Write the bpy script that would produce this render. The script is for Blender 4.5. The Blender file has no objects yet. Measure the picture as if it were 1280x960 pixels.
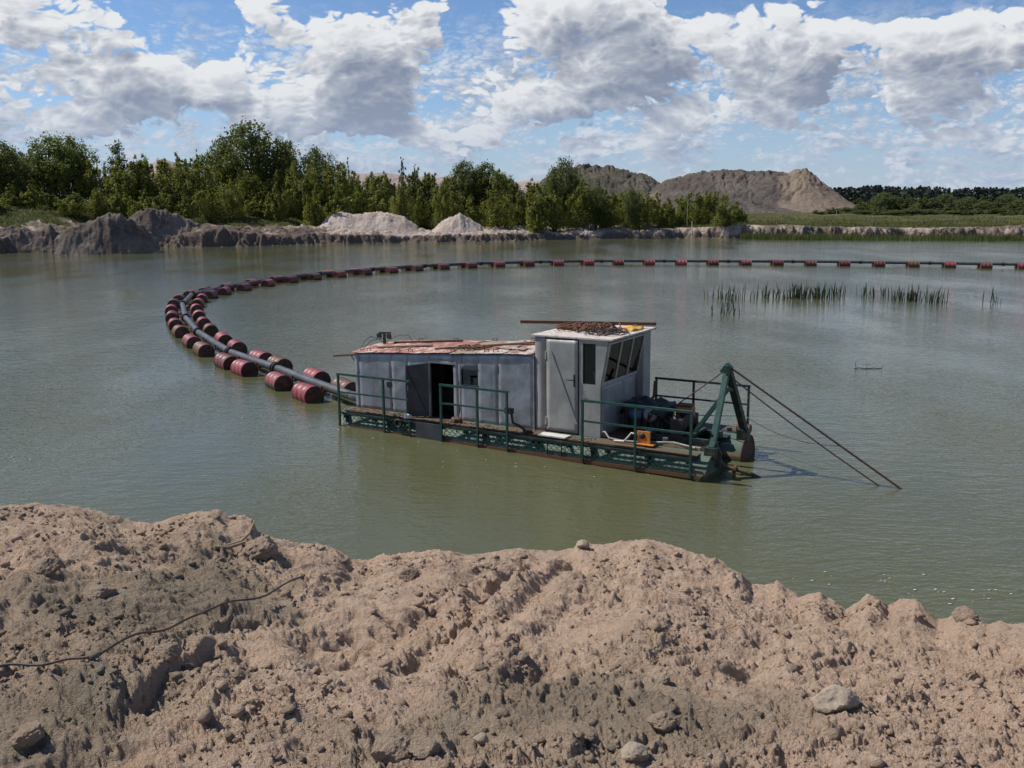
import bpy, bmesh, math, random
import numpy as np
from mathutils import Vector, Matrix, Euler, noise

# ---------------------------------------------------------------- camera
scene = bpy.context.scene
COL = scene.collection
CAM_H = 5.5
FPX = 1190.0                                  # focal length in photo pixels (1280 wide)
PITCH = math.atan(228.0 / FPX)
cam_data = bpy.data.cameras.new('camera')
cam_data.sensor_width = 36.0
cam_data.lens = FPX / 1280.0 * 36.0
cam_data.clip_start = 0.05
cam_data.clip_end = 20000.0
cam = bpy.data.objects.new('camera', cam_data)
COL.objects.link(cam)
cam.location = (0, 0, CAM_H)
cam.rotation_euler = (math.pi / 2 - PITCH, 0, 0)
scene.camera = cam

# ---------------------------------------------------------------- colour management
scene.view_settings.view_transform = 'Standard'
scene.view_settings.look = 'None'
scene.view_settings.exposure = 0.0
scene.view_settings.gamma = 1.0
scene.view_settings.use_curve_mapping = False
scene.cycles.use_denoising = True
scene.cycles.max_bounces = 8
scene.cycles.transparent_max_bounces = 8
scene.cycles.caustics_reflective = False
scene.cycles.caustics_refractive = False

# ---------------------------------------------------------------- sun
SUN_AZ = math.atan2(-0.955, 0.30)              # clockwise from +Y: to the left and slightly ahead
SUN_EL = math.radians(50)
SUN_DIR = Vector((math.sin(SUN_AZ) * math.cos(SUN_EL), math.cos(SUN_AZ) * math.cos(SUN_EL), math.sin(SUN_EL)))
sd = bpy.data.lights.new('sun', 'SUN')
sd.energy = 5.0
sd.angle = math.radians(0.53)
sd.color = (1.0, 0.95, 0.87)
sun = bpy.data.objects.new('sun', sd)
COL.objects.link(sun)
sun.rotation_euler = SUN_DIR.to_track_quat('Z', 'Y').to_euler()
sun.location = (-30, 10, 60)

# ---------------------------------------------------------------- node helper
class NT:
    """small helper that writes shader node maths as expressions"""
    def __init__(self, tree):
        self.t = tree
    def node(self, kind, **kw):
        n = self.t.nodes.new(kind)
        for k, v in kw.items():
            setattr(n, k, v)
        return n
    def put(self, sock, v):
        if v is None:
            return
        if isinstance(v, bpy.types.NodeSocket):
            self.t.links.new(v, sock)
        else:
            if isinstance(v, (tuple, list)) and sock.type == 'RGBA' and len(v) == 3:
                v = (*v, 1)
            sock.default_value = v
    def m(self, op, a, b=None, c=None, clamp=False):
        n = self.node('ShaderNodeMath', operation=op, use_clamp=clamp)
        for s, v in zip(n.inputs, (a, b, c)):
            self.put(s, v)
        return n.outputs[0]
    def v(self, op, a, b=None):
        n = self.node('ShaderNodeVectorMath', operation=op)
        self.put(n.inputs[0], a)
        if b is not None:
            if op == 'SCALE':
                self.put(n.inputs['Scale'], b)
            else:
                self.put(n.inputs[1], b)
        return n.outputs['Value'] if op in ('DOT_PRODUCT', 'LENGTH', 'DISTANCE') else n.outputs['Vector']
    def mix(self, f, a, b, mode='MIX'):
        n = self.node('ShaderNodeMix', data_type='RGBA', blend_type=mode)
        n.clamp_factor = True
        self.put(n.inputs['Factor'], f)
        self.put(n.inputs[6], a)
        self.put(n.inputs[7], b)
        return n.outputs[2]
    def ramp(self, x, lo, hi, a=0.0, b=1.0, smooth=True):
        n = self.node('ShaderNodeMapRange', interpolation_type='SMOOTHSTEP' if smooth else 'LINEAR')
        self.put(n.inputs['Value'], x)
        n.inputs['From Min'].default_value = lo
        n.inputs['From Max'].default_value = hi
        n.inputs['To Min'].default_value = a
        n.inputs['To Max'].default_value = b
        return n.outputs[0]
    def noise(self, vec, scale, detail=3, rough=0.5, dist=0.0, lac=2.0, out='Fac'):
        n = self.node('ShaderNodeTexNoise')
        self.put(n.inputs['Vector'], vec)
        n.inputs['Scale'].default_value = scale
        n.inputs['Detail'].default_value = detail
        n.inputs['Roughness'].default_value = rough
        n.inputs['Lacunarity'].default_value = lac
        n.inputs['Distortion'].default_value = dist
        return n.outputs[out]
    def voro(self, vec, scale, feature='F1', detail=0, rough=0.5, out='Distance', smooth=0.5):
        n = self.node('ShaderNodeTexVoronoi', feature=feature)
        self.put(n.inputs['Vector'], vec)
        n.inputs['Scale'].default_value = scale
        n.inputs['Detail'].default_value = detail
        n.inputs['Roughness'].default_value = rough
        if feature == 'SMOOTH_F1':
            n.inputs['Smoothness'].default_value = smooth
        return n.outputs[out]

# ---------------------------------------------------------------- world: sky with cumulus clouds
def px_dir(u, v):
    x = (u - 640) / FPX
    z = -(v - 480) / FPX
    d = np.array([x, math.cos(PITCH) + z * math.sin(PITCH), -math.sin(PITCH) + z * math.cos(PITCH)])
    return d / np.linalg.norm(d)

world = bpy.data.worlds.new('World')
scene.world = world
world.use_nodes = True
world.cycles.sampling_method = 'MANUAL'
world.cycles.sample_map_resolution = 256
wt = world.node_tree
wt.nodes.clear()
W = NT(wt)
sky = W.node('ShaderNodeTexSky', sky_type='NISHITA')
sky.sun_disc = False
sky.sun_elevation = SUN_EL
sky.sun_rotation = SUN_AZ % (2 * math.pi)
sky.air_density = 1.0
sky.dust_density = 0.3
sky.ozone_density = 2.5
sky.altitude = 1500
SKY_STRENGTH = 0.10
CLOUD_THR = 0.85

# clouds of the photograph, as soft lumps of cover in direction space: (u, v, half width, half height, amount)
LUMPS = [(205, 88, 85, 42, .30), (318, 26, 48, 34, .34), (420, 82, 75, 50, .34), (510, 22, 85, 50, .36),
         (480, 108, 60, 28, .2), (660, 96, 85, 48, .30), (770, 36, 100, 56, .36), (660, 20, 50, 40, .25), (840, 78, 80, 40, .25),
         (985, 100, 70, 34, .32), (955, 36, 75, 40, .30), (1120, 68, 100, 55, .36), (1235, 52, 80, 52, .32),
         (30, 12, 120, 34, .34), (60, 105, 110, 50, .3), (300, 110, 60, 36, .2),
         (470, 142, 70, 22, .24), (705, 122, 70, 24, .30), (885, 146, 70, 24, .27), (1000, 152, 50, 15, .27), (1175, 140, 80, 26, .26), (1240, 176, 70, 18, .24),
         (40, 160, 80, 24, .25), (335, 140, 70, 26, .24), (560, 176, 70, 17, .24), (760, 184, 80, 16, .24), (160, 150, 70, 22, .22), (640, 150, 60, 18, .2),
         (228, 18, 60, 34, -.40), (255, 52, 34, 28, -.25), (592, 36, 34, 36, -.36), (578, 72, 30, 24, -.25),
         (868, 6, 44, 14, -.25), (1066, 128, 30, 60, -.36), (1150, 6, 90, 16, -.30), (430, 3, 40, 9, -.3), (880, 60, 24, 22, -.12)]

def cloud_group(name, lumps):
    g = bpy.data.node_groups.new(name, 'ShaderNodeTree')
    g.interface.new_socket('Dir', in_out='INPUT', socket_type='NodeSocketVector')
    g.interface.new_socket('Cover', in_out='OUTPUT', socket_type='NodeSocketFloat')
    G = NT(g)
    gi = G.node('NodeGroupInput').outputs[0]
    go = G.node('NodeGroupOutput').inputs[0]
    p = G.v('MULTIPLY', gi, (1.0, 1.0, 1.7))
    warp = G.noise(p, 15.0, 1, 0.5, out='Color')
    p2 = G.v('ADD', p, G.v('SCALE', G.v('SUBTRACT', warp, (.5, .5, .5)), 0.04))
    big = G.noise(p, 8.5, 1, 0.5)
    puff = G.m('ABSOLUTE', G.m('SUBTRACT', G.noise(p2, 21.0, 0, 0.5), .5))
    puff2 = G.m('ABSOLUTE', G.m('SUBTRACT', G.noise(p2, 46.0, 0, 0.5), .5))
    puff3 = G.m('ABSOLUTE', G.m('SUBTRACT', G.noise(p2, 96.0, 0, 0.5), .5))
    fine = G.noise(p2, 130.0, 3, 0.6)
    d = G.m('ADD', G.m('MULTIPLY', big, 0.8), G.m('MULTIPLY', puff, 0.8))
    d = G.m('ADD', d, G.m('MULTIPLY', puff2, 0.6))
    d = G.m('ADD', d, G.m('MULTIPLY', puff3, 0.36))
    d = G.m('ADD', d, G.m('MULTIPLY', fine, 0.22))
    for (u, v, hw, hh, amt) in lumps:
        c = px_dir(u, v)
        q = G.v('SUBTRACT', gi, tuple(c))
        q = G.v('MULTIPLY', q, (FPX / hw, FPX / hw * .6, FPX / hh))
        r2 = G.v('DOT_PRODUCT', q, q)
        w = G.ramp(r2, 0.0, 1.7, amt, 0.0)
        d = G.m('ADD', d, w)
    g.links.new(d, go)
    return g

CG = cloud_group('cloud_cover', LUMPS)
CG2 = cloud_group('cloud_cover_far', [])
def cover(vec, group):
    n = W.node('ShaderNodeGroup')
    n.node_tree = group
    W.put(n.inputs[0], vec)
    return n.outputs[0]

tc = W.node('ShaderNodeTexCoord')
dirv = W.v('NORMALIZE', tc.outputs['Generated'])
sep = W.node('ShaderNodeSeparateXYZ')
W.put(sep.inputs[0], dirv)
el = sep.outputs[2]

def layer(vec, group, thr, k1, k2, soft, o1, o2, dark, light, emboss):
    """cover of one cloud layer and its colour: less light where more cloud lies towards the sun"""
    d0 = W.m('SUBTRACT', cover(vec, group), thr)
    d1 = W.m('SUBTRACT', cover(W.v('ADD', vec, o1), group), thr)
    d2 = W.m('SUBTRACT', cover(W.v('ADD', vec, o2), group), thr)
    a = W.ramp(d0, 0.0, soft)
    x = W.m('ADD', W.m('MULTIPLY', W.m('MAXIMUM', d1, 0.0), k1), W.m('MULTIPLY', W.m('MAXIMUM', d2, 0.0), k2))
    lit = W.m('POWER', 2.71828, W.m('MULTIPLY', x, -1.0))
    lit = W.m('ADD', lit, W.m('MULTIPLY', W.m('SUBTRACT', d0, d1), emboss))
    lit = W.ramp(lit, 0.05, 1.0, 0.0, 1.0, smooth=False)
    return a, W.mix(lit, dark, light)

alpha, cloud_col = layer(dirv, CG, CLOUD_THR, 0.9, 3.6, 0.10, (-.008, 0, .010), (-.010, 0, .030), (.235, .28, .38), (.80, .82, .84), 0.5)
lowv = W.v('ADD', W.v('MULTIPLY', dirv, (1.8, 1.8, 2.2)), (3.1, 1.7, 0.4))
la, low_col = layer(lowv, CG2, CLOUD_THR - .30, 1.1, 2.0, 0.34, (-.010, 0, .012), (-.014, 0, .05), (.26, .33, .46), (.72, .76, .81), 1.0)
la = W.m('MULTIPLY', la, W.ramp(el, 0.20, 0.11))
sky_s = W.v('MULTIPLY', sky.outputs[0], (SKY_STRENGTH * .82, SKY_STRENGTH * .93, SKY_STRENGTH * 1.08))
c1 = W.mix(la, sky_s, low_col)
c2 = W.mix(alpha, c1, cloud_col)
# air between the eye and the farthest clouds
veil = W.m('MULTIPLY', W.ramp(el, 0.14, 0.0), 0.62)
c3 = W.mix(veil, c2, (.37, .46, .62))
bg = W.node('ShaderNodeBackground')
W.put(bg.inputs['Color'], c3)
bg.inputs['Strength'].default_value = 1.0
wo = W.node('ShaderNodeOutputWorld')
wt.links.new(bg.outputs[0], wo.inputs[0])

# ================================================================ numeric noise
def _hash(ix, iy, seed):
    h = (ix.astype(np.int64) * 374761393 + iy.astype(np.int64) * 668265263 + seed * 974711) & 0x7fffffff
    h = ((h ^ (h >> 13)) * 1274126177) & 0x7fffffff
    h = h ^ (h >> 16)
    return (h & 0xffff) / 65535.0

def gnoise(x, y, seed=0):
    x0 = np.floor(x); y0 = np.floor(y)
    fx = x - x0; fy = y - y0
    u = fx * fx * fx * (fx * (fx * 6 - 15) + 10)
    v = fy * fy * fy * (fy * (fy * 6 - 15) + 10)
    def g(ix, iy, dx, dy):
        a = _hash(ix, iy, seed) * 2 * np.pi
        return np.cos(a) * dx + np.sin(a) * dy
    n00 = g(x0, y0, fx, fy); n10 = g(x0 + 1, y0, fx - 1, fy)
    n01 = g(x0, y0 + 1, fx, fy - 1); n11 = g(x0 + 1, y0 + 1, fx - 1, fy - 1)
    return ((n00 * (1 - u) + n10 * u) * (1 - v) + (n01 * (1 - u) + n11 * u) * v) * 1.5

def fbm(x, y, oct=4, seed=0, gain=0.5):
    s = np.zeros_like(x); a = 1.0; t = 0.0
    for i in range(oct):
        s += a * gnoise(x, y, seed + i * 17); t += a
        x = x * 2.03 + 5.1; y = y * 2.03 + 1.7; a *= gain
    return s / t

def worley(x, y, seed=0):
    ix = np.floor(x); iy = np.floor(y)
    best = np.full_like(x, 9.0); val = np.zeros_like(x)
    for dx in (-1, 0, 1):
        for dy in (-1, 0, 1):
            cx = ix + dx; cy = iy + dy
            px = cx + _hash(cx, cy, seed + 1); py = cy + _hash(cx, cy, seed + 2)
            d = (x - px) ** 2 + (y - py) ** 2
            m = d < best
            best = np.where(m, d, best)
            val = np.where(m, _hash(cx, cy, seed + 3), val)
    return np.sqrt(best), val

def sstep(a, b, x):
    t = np.clip((x - a) / (b - a), 0, 1)
    return t * t * (3 - 2 * t)

# ================================================================ places in the photograph -> places in the world
def ray(u, v):
    x = (u - 640) / FPX; z = -(v - 480) / FPX
    return np.array([x, math.cos(PITCH) + z * math.sin(PITCH), -math.sin(PITCH) + z * math.cos(PITCH)])
def at(u, v, z=0.0):
    d = ray(u, v); t = (z - CAM_H) / d[2]
    return Vector((d[0] * t, d[1] * t, z))
def at_r(u, v, r):
    d = ray(u, v); t = r / math.hypot(d[0], d[1])
    return Vector((d[0] * t, d[1] * t, CAM_H + d[2] * t))

# ================================================================ object helpers
def tag(o, label=None, cat=None, group=None, kind=None):
    if label: o['label'] = label
    if cat: o['category'] = cat
    if group: o['group'] = group
    if kind: o['kind'] = kind
    return o
def link(o, parent=None):
    COL.objects.link(o)
    if parent is not None: o.parent = parent
    return o
def empty(name, loc=(0, 0, 0), rot=(0, 0, 0)):
    o = bpy.data.objects.new(name, None)
    o.empty_display_size = 0.2
    o.location = loc; o.rotation_euler = rot
    return link(o)
def mesh_np(name, V, F, mats=(), smooth=True, attrs=None):
    """mesh from numpy vertices and equal-sized faces"""
    V = np.ascontiguousarray(V, dtype=np.float32); F = np.ascontiguousarray(F, dtype=np.int32)
    me = bpy.data.meshes.new(name)
    k = F.shape[1]
    me.vertices.add(len(V)); me.vertices.foreach_set('co', V.ravel())
    me.loops.add(F.size); me.loops.foreach_set('vertex_index', F.ravel())
    me.polygons.add(len(F)); me.polygons.foreach_set('loop_start', np.arange(0, F.size, k, dtype=np.int32))
    me.update(calc_edges=True)
    if smooth: me.polygons.foreach_set('use_smooth', np.ones(len(F), dtype=bool))
    for an, av in (attrs or {}).items():
        at_ = me.attributes.new(an, 'FLOAT', 'POINT')
        at_.data.foreach_set('value', np.ascontiguousarray(av, dtype=np.float32).ravel())
    for m in mats: me.materials.append(m)
    return me
def grid_faces(nr, nc):
    i = np.arange(nr - 1)[:, None] * nc + np.arange(nc - 1)[None, :]
    return np.stack([i, i + 1, i + nc + 1, i + nc], -1).reshape(-1, 4)

class MB:
    """collects simple shapes into one mesh"""
    def __init__(self): self.v = []; self.f = []; self.s = []
    def add(self, vs, fs, smooth=False):
        b = len(self.v); self.v += [tuple(p) for p in vs]
        self.f += [tuple(i + b for i in f) for f in fs]; self.s += [smooth] * len(fs)
        return self
    def box(self, x0, x1, y0, y1, z0, z1):
        vs = [(x, y, z) for z in (z0, z1) for y in (y0, y1) for x in (x0, x1)]
        return self.add(vs, [(0, 2, 3, 1), (4, 5, 7, 6), (0, 1, 5, 4), (2, 6, 7, 3), (0, 4, 6, 2), (1, 3, 7, 5)])
    def bar(self, p, q, w, h=None, up=(0, 0, 1)):
        h = w if h is None else h
        p = Vector(p); q = Vector(q); d = (q - p).normalized(); up = Vector(up)
        if abs(d.dot(up)) > .98: up = Vector((1, 0, 0))
        s = d.cross(up).normalized(); t = s.cross(d)
        vs = [c + s * a * w / 2 + t * b * h / 2 for c in (p, q) for a, b in ((-1, -1), (1, -1), (1, 1), (-1, 1))]
        return self.add(vs, [(3, 2, 1, 0), (4, 5, 6, 7), (0, 1, 5, 4), (1, 2, 6, 5), (2, 3, 7, 6), (3, 0, 4, 7)])
    def tube(self, path, r, n=8, caps=True, smooth=True):
        P = [Vector(p) for p in path]; k = len(P)
        rs = r if isinstance(r, (list, tuple)) else [r] * k
        T = [(P[min(i + 1, k - 1)] - P[max(i - 1, 0)]).normalized() for i in range(k)]
        up = Vector((0, 0, 1)) if abs(T[0].z) < .9 else Vector((1, 0, 0))
        s = T[0].cross(up).normalized(); vs = []
        for i in range(k):
            s = (s - T[i] * s.dot(T[i])).normalized(); t = T[i].cross(s)
            for j in range(n):
                a = 2 * math.pi * j / n
                vs.append(P[i] + (s * math.cos(a) + t * math.sin(a)) * rs[i])
        fs = [(i * n + j, i * n + (j + 1) % n, (i + 1) * n + (j + 1) % n, (i + 1) * n + j) for i in range(k - 1) for j in range(n)]
        self.add(vs, fs, smooth)
        if caps: self.add(vs[:n], [tuple(reversed(range(n)))]).add(vs[-n:], [tuple(range(n))])
        return self
    def lathe(self, prof, axis_p, axis_d, n=24, smooth=True):
        """prof: list of (distance along axis, radius)"""
        p = Vector(axis_p); d = Vector(axis_d).normalized()
        up = Vector((0, 0, 1)) if abs(d.z) < .9 else Vector((1, 0, 0))
        s = d.cross(up).normalized(); t = s.cross(d); vs = []
        for (l, r) in prof:
            for j in range(n):
                a = 2 * math.pi * j / n
                vs.append(p + d * l + (s * math.cos(a) + t * math.sin(a)) * max(r, 1e-4))
        fs = [(i * n + j, (i + 1) * n + j, (i + 1) * n + (j + 1) % n, i * n + (j + 1) % n) for i in range(len(prof) - 1) for j in range(n)]
        return self.add(vs, fs, smooth)
    def poly_extrude(self, pts, dvec):
        n = len(pts); d = Vector(dvec)
        vs = [Vector(p) for p in pts] + [Vector(p) + d for p in pts]
        fs = [tuple(range(n)), tuple(reversed(range(n, 2 * n)))] + [(i, i + n, (i + 1) % n + n, (i + 1) % n) for i in range(n)]
        return self.add(vs, fs)
    def mesh(self, name, mat):
        me = bpy.data.meshes.new(name)
        me.from_pydata(self.v, [], self.f)
        me.polygons.foreach_set('use_smooth', self.s)
        bm = bmesh.new(); bm.from_mesh(me); bmesh.ops.recalc_face_normals(bm, faces=bm.faces); bm.to_mesh(me); bm.free()
        me.materials.append(mat)
        return me
    def build(self, name, mat, parent=None, bevel=0.0):
        o = bpy.data.objects.new(name, self.mesh(name, mat))
        if bevel:
            b = o.modifiers.new('bevel', 'BEVEL'); b.width = bevel; b.segments = 2; b.limit_method = 'ANGLE'
        return link(o, parent)

ONES = 'zeroth first second third fourth fifth sixth seventh eighth ninth tenth eleventh twelfth thirteenth fourteenth fifteenth sixteenth seventeenth eighteenth nineteenth'.split()
TENS = {2: 'twent', 3: 'thirt', 4: 'fort', 5: 'fift', 6: 'sixt', 7: 'sevent'}
def ordw(n):
    if n < 20: return ONES[n]
    t, o = divmod(n, 10)
    return TENS[t] + ('ieth' if o == 0 else 'y-' + ONES[o])

# ================================================================ materials
def new_mat(name):
    m = bpy.data.materials.new(name); m.use_nodes = True
    m.node_tree.nodes.clear()
    T = NT(m.node_tree)
    b = T.node('ShaderNodeBsdfPrincipled'); o = T.node('ShaderNodeOutputMaterial')
    m.node_tree.links.new(b.outputs[0], o.inputs[0])
    return m, T, b, o
def coords(T, which='Object'):
    return T.node('ShaderNodeTexCoord').outputs[which]
def geo_pos(T):
    return T.node('ShaderNodeNewGeometry').outputs['Position']
def bump(T, b, h, strength=0.5, dist=0.02):
    n = T.node('ShaderNodeBump'); n.inputs['Strength'].default_value = strength; n.inputs['Distance'].default_value = dist
    T.put(n.inputs['Height'], h); T.put(b.inputs['Normal'], n.outputs[0])

def paint(name, col, rust=0.15, rust_col=(.12, .05, .025), rough=0.55, metal=0.0, var=0.25, scale=6.0, bump_d=0.004, streak=0.25, dirt=(.10, .085, .06)):
    """weathered painted or bare metal"""
    m, T, b, o = new_mat(name)
    c = coords(T)
    n1 = T.noise(c, scale, 5, .6)
    n2 = T.noise(c, scale * 6, 4, .6)
    st = T.noise(T.v('MULTIPLY', c, (scale * 3, scale * 3, scale * .35)), 1.0, 4, .6)
    dk = tuple(x * (1 - var) for x in col); lt = tuple(min(1, x * (1 + var)) for x in col)
    k = T.mix(T.ramp(n1, .3, .7), dk, lt)
    k = T.mix(T.m('MULTIPLY', T.ramp(st, .5, .75), streak), k, dirt)
    rm = T.ramp(T.m('ADD', T.m('MULTIPLY', n1, .6), T.m('MULTIPLY', n2, .4)), .66 - rust * .55, .70 - rust * .5)
    rc = T.mix(n2, tuple(x * .6 for x in rust_col), tuple(min(1, x * 1.6) for x in rust_col))
    k = T.mix(rm, k, rc) if rust > 0 else k
    T.put(b.inputs['Base Color'], k)
    b.inputs['Metallic'].default_value = metal
    T.put(b.inputs['Roughness'], T.m('ADD', rough, T.m('MULTIPLY', T.m('SUBTRACT', n2, .5), .3), clamp=True))
    bump(T, b, T.m('ADD', n1, T.m('MULTIPLY', n2, .5)), .5, bump_d)
    return m

M = {}
M['house'] = paint('house_sheet_paint', (.30, .315, .345), .05, rough=.38, metal=.35, var=.25, scale=2.2, bump_d=.012, streak=.3)
M['cabin'] = paint('cabin_sheet_paint', (.345, .34, .322), .05, rough=.5, metal=.2, var=.16, scale=2.0, bump_d=.008, streak=.3)
M['cabin_roof'] = paint('pale_cabin_roof', (.60, .54, .48), .22, rust_col=(.25, .12, .08), rough=.6, var=.18, scale=4)
M['shaded_lining'] = paint('shaded_lining', (.05, .046, .032), .0, rough=.85)  # unlit look of the cabin inside is put into this colour
M['cabin_trim'] = paint('pale_trim_paint', (.42, .41, .38), .06, rough=.5, var=.15)
M['seam'] = paint('dark_seam', (.05, .05, .052), .1, rough=.7)
M['door_dark'] = paint('dark_door_sheet', (.05, .053, .062), .08, rough=.5, var=.3, scale=3)
M['interior'] = paint('interior_board', (.20, .18, .10), .0, rough=.8, var=.2)
M['dark'] = paint('black_machine_paint', (.022, .022, .023), .12, rough=.5, var=.4)
M['teal'] = paint('green_rail_paint', (.018, .066, .052), .10, rough=.38, var=.3, scale=9)
M['teal_dark'] = paint('dark_green_paint', (.012, .036, .03), .22, rough=.45, var=.35, scale=8)
M['mesh'] = paint('mesh_green_paint', (.085, .135, .10), .28, rough=.55, var=.35, scale=10)
M['rusty'] = paint('rusty_steel', (.10, .055, .035), .5, rough=.8, var=.4, scale=8, bump_d=.006)
M['rust_orange'] = paint('orange_rust', (.30, .11, .03), .4, rust_col=(.15, .05, .02), rough=.85, var=.35, scale=7)
M['walk'] = paint('walkway_dirt_plate', (.13, .105, .07), .4, rust_col=(.10, .06, .035), rough=.9, var=.4, scale=9, bump_d=.012)
M['roof_red'] = paint('peeling_red_roof', (.32, .125, .09), .26, rust_col=(.46, .38, .32), rough=.7, var=.3, scale=3.5)
M['roof_pale'] = paint('pale_roof_sheet', (.55, .49, .43), .34, rust_col=(.22, .10, .07), rough=.6, var=.2, scale=4)
M['roof_green'] = paint('pale_green_roof', (.30, .34, .26), .36, rust_col=(.26, .13, .09), rough=.7, var=.3, scale=4)
M['wood'] = paint('weathered_wood', (.27, .20, .12), .15, rust_col=(.12, .08, .05), rough=.85, var=.35, scale=9)
M['orange'] = paint('orange_paint', (.55, .20, .035), .12, rough=.5, var=.2, scale=8)
M['blue'] = paint('blue_paint', (.04, .12, .25), .15, rough=.5)
M['steel'] = paint('dull_steel', (.22, .22, .22), .12, rough=.42, metal=.6)
M['grey_hose'] = paint('grey_hose', (.30, .29, .26), .05, rough=.7)
M['white_plastic'] = paint('white_plastic', (.62, .60, .55), .05, rough=.6, var=.12)
M['yellow_rag'] = paint('yellow_cloth', (.60, .36, .08), .1, rough=.9, var=.3)
M['pipe'] = paint('grey_pipe', (.085, .085, .088), .10, rough=.42, metal=.15, var=.3, scale=3, streak=.2)
M['rubber'] = paint('black_rubber', (.018, .018, .018), .0, rough=.6)
M['cable'] = paint('steel_cable', (.05, .045, .042), .3, rough=.6, scale=20)
M['stone'] = paint('pale_stone', (.34, .275, .205), .0, rough=.95, var=.3, scale=22, streak=0, bump_d=.01)
M['concrete'] = paint('concrete_grey', (.42, .41, .39), .0, rough=.9)

def pontoon_mat():
    m, T, b, o = new_mat('pontoon_green_rusting')
    c = coords(T)
    z = T.node('ShaderNodeSeparateXYZ'); T.put(z.inputs[0], c); z = z.outputs[2]
    n1 = T.noise(c, 4, 5, .6); n2 = T.noise(c, 24, 4, .6)
    k = T.mix(n1, (.052, .092, .066), (.095, .145, .102))
    line = T.m('SUBTRACT', T.m('ADD', T.m('MULTIPLY', n1, .26), -.08), z)      # rust creeps up from the waterline
    k = T.mix(T.ramp(line, -.05, .10), k, T.mix(n2, (.16, .085, .04), (.26, .16, .09)))
    k = T.mix(T.ramp(n2, .60, .68), k, (.13, .07, .04))
    slime = T.ramp(T.m('ADD', z, T.m('MULTIPLY', n1, .06)), .05, .0)
    k = T.mix(slime, k, (.05, .055, .02))
    T.put(b.inputs['Base Color'], k); b.inputs['Roughness'].default_value = .7
    bump(T, b, n2, .4, .004)
    return m
M['pontoon'] = pontoon_mat()

def drum_mat(name, col, rustiness):
    """faded oil-drum paint: each drum has its own fading"""
    m, T, b, o = new_mat(name)
    c = coords(T)
    rnd = T.node('ShaderNodeObjectInfo').outputs['Random']
    cc = T.v('ADD', c, T.v('SCALE', (1.0, 1.0, 1.0), T.m('MULTIPLY', rnd, 40.0)))
    n1 = T.noise(cc, 5, 4, .6); n2 = T.noise(cc, 26, 4, .65)
    k = T.mix(T.ramp(T.m('ADD', T.m('MULTIPLY', n1, .7), T.m('MULTIPLY', rnd, .4)), .3, .8), tuple(x * .7 for x in col), tuple(min(1, x * 1.5 + .02) for x in col))
    rm = T.ramp(T.m('ADD', T.m('MULTIPLY', n1, .5), T.m('MULTIPLY', n2, .5)), .66 - rustiness * .5, .72 - rustiness * .5)
    k = T.mix(rm, k, T.mix(n2, (.05, .025, .015), (.20, .085, .035)))
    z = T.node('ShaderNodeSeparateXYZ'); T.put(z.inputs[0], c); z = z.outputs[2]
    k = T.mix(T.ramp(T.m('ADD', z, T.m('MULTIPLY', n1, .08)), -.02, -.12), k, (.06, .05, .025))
    scr = T.ramp(T.noise(T.v('MULTIPLY', cc, (6, 22, 22)), 1.0, 4, .65), .64, .70)
    k = T.mix(T.m('MULTIPLY', scr, .5), k, (.45, .36, .33))
    T.put(b.inputs['Base Color'], k); b.inputs['Roughness'].default_value = .5
    bump(T, b, n2, .35, .004)
    return m
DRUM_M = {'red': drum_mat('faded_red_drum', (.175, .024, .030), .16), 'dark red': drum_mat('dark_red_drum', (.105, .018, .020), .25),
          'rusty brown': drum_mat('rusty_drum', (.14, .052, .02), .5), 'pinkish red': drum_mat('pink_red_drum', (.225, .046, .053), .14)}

M['lid'] = drum_mat('drum_lid_shaded', (.055, .012, .013), .3)  # drum red darkened: shade on the lids is put into the colour
def glass_mat():
    m, T, b, o = new_mat('window_glass')
    gl = T.node('ShaderNodeBsdfGlossy'); gl.inputs['Roughness'].default_value = .03
    tr = T.node('ShaderNodeBsdfTransparent'); tr.inputs[0].default_value = (.80, .84, .82, 1)
    fr = T.node('ShaderNodeFresnel'); fr.inputs['IOR'].default_value = 1.5
    mx = T.node('ShaderNodeMixShader')
    T.put(mx.inputs[0], T.m('MULTIPLY', fr.outputs[0], 1.0, clamp=True))
    T.put(mx.inputs[1], tr.outputs[0]); T.put(mx.inputs[2], gl.outputs[0])
    T.put(o.inputs[0], mx.outputs[0])
    return m
M['glass'] = glass_mat()

def water_mat():
    m, T, b, o = new_mat('pond_water')
    p = geo_pos(T)
    n1 = T.noise(p, .05, 2, .5)
    T.put(b.inputs['Base Color'], T.mix(n1, (.086, .089, .042), (.102, .102, .049)))
    b.inputs['Roughness'].default_value = .035
    b.inputs['IOR'].default_value = 1.333
    # wind ripples, stronger in patches
    patch = T.ramp(T.noise(T.v('MULTIPLY', p, (1, .45, 1)), .16, 3, .55), .32, .70, .30, 1.0)
    pr = T.node('ShaderNodeMapping'); pr.inputs['Rotation'].default_value = (0, 0, math.radians(12)); pr.inputs['Scale'].default_value = (1, 1.9, 1)
    T.put(pr.inputs['Vector'], p)
    w1 = T.noise(pr.outputs[0], 4.2, 2, .5, .3)
    w2 = T.noise(pr.outputs[0], 1.2, 2, .5, .2)
    w3 = T.noise(pr.outputs[0], 11.0, 2, .5)
    h = T.m('ADD', T.m('MULTIPLY', w1, .029), T.m('MULTIPLY', w2, .045))
    h = T.m('ADD', h, T.m('MULTIPLY', w3, .011))
    h = T.m('MULTIPLY', h, patch)
    bump(T, b, h, 1.0, 1.0)
    return m
M['water'] = water_mat()

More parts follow.
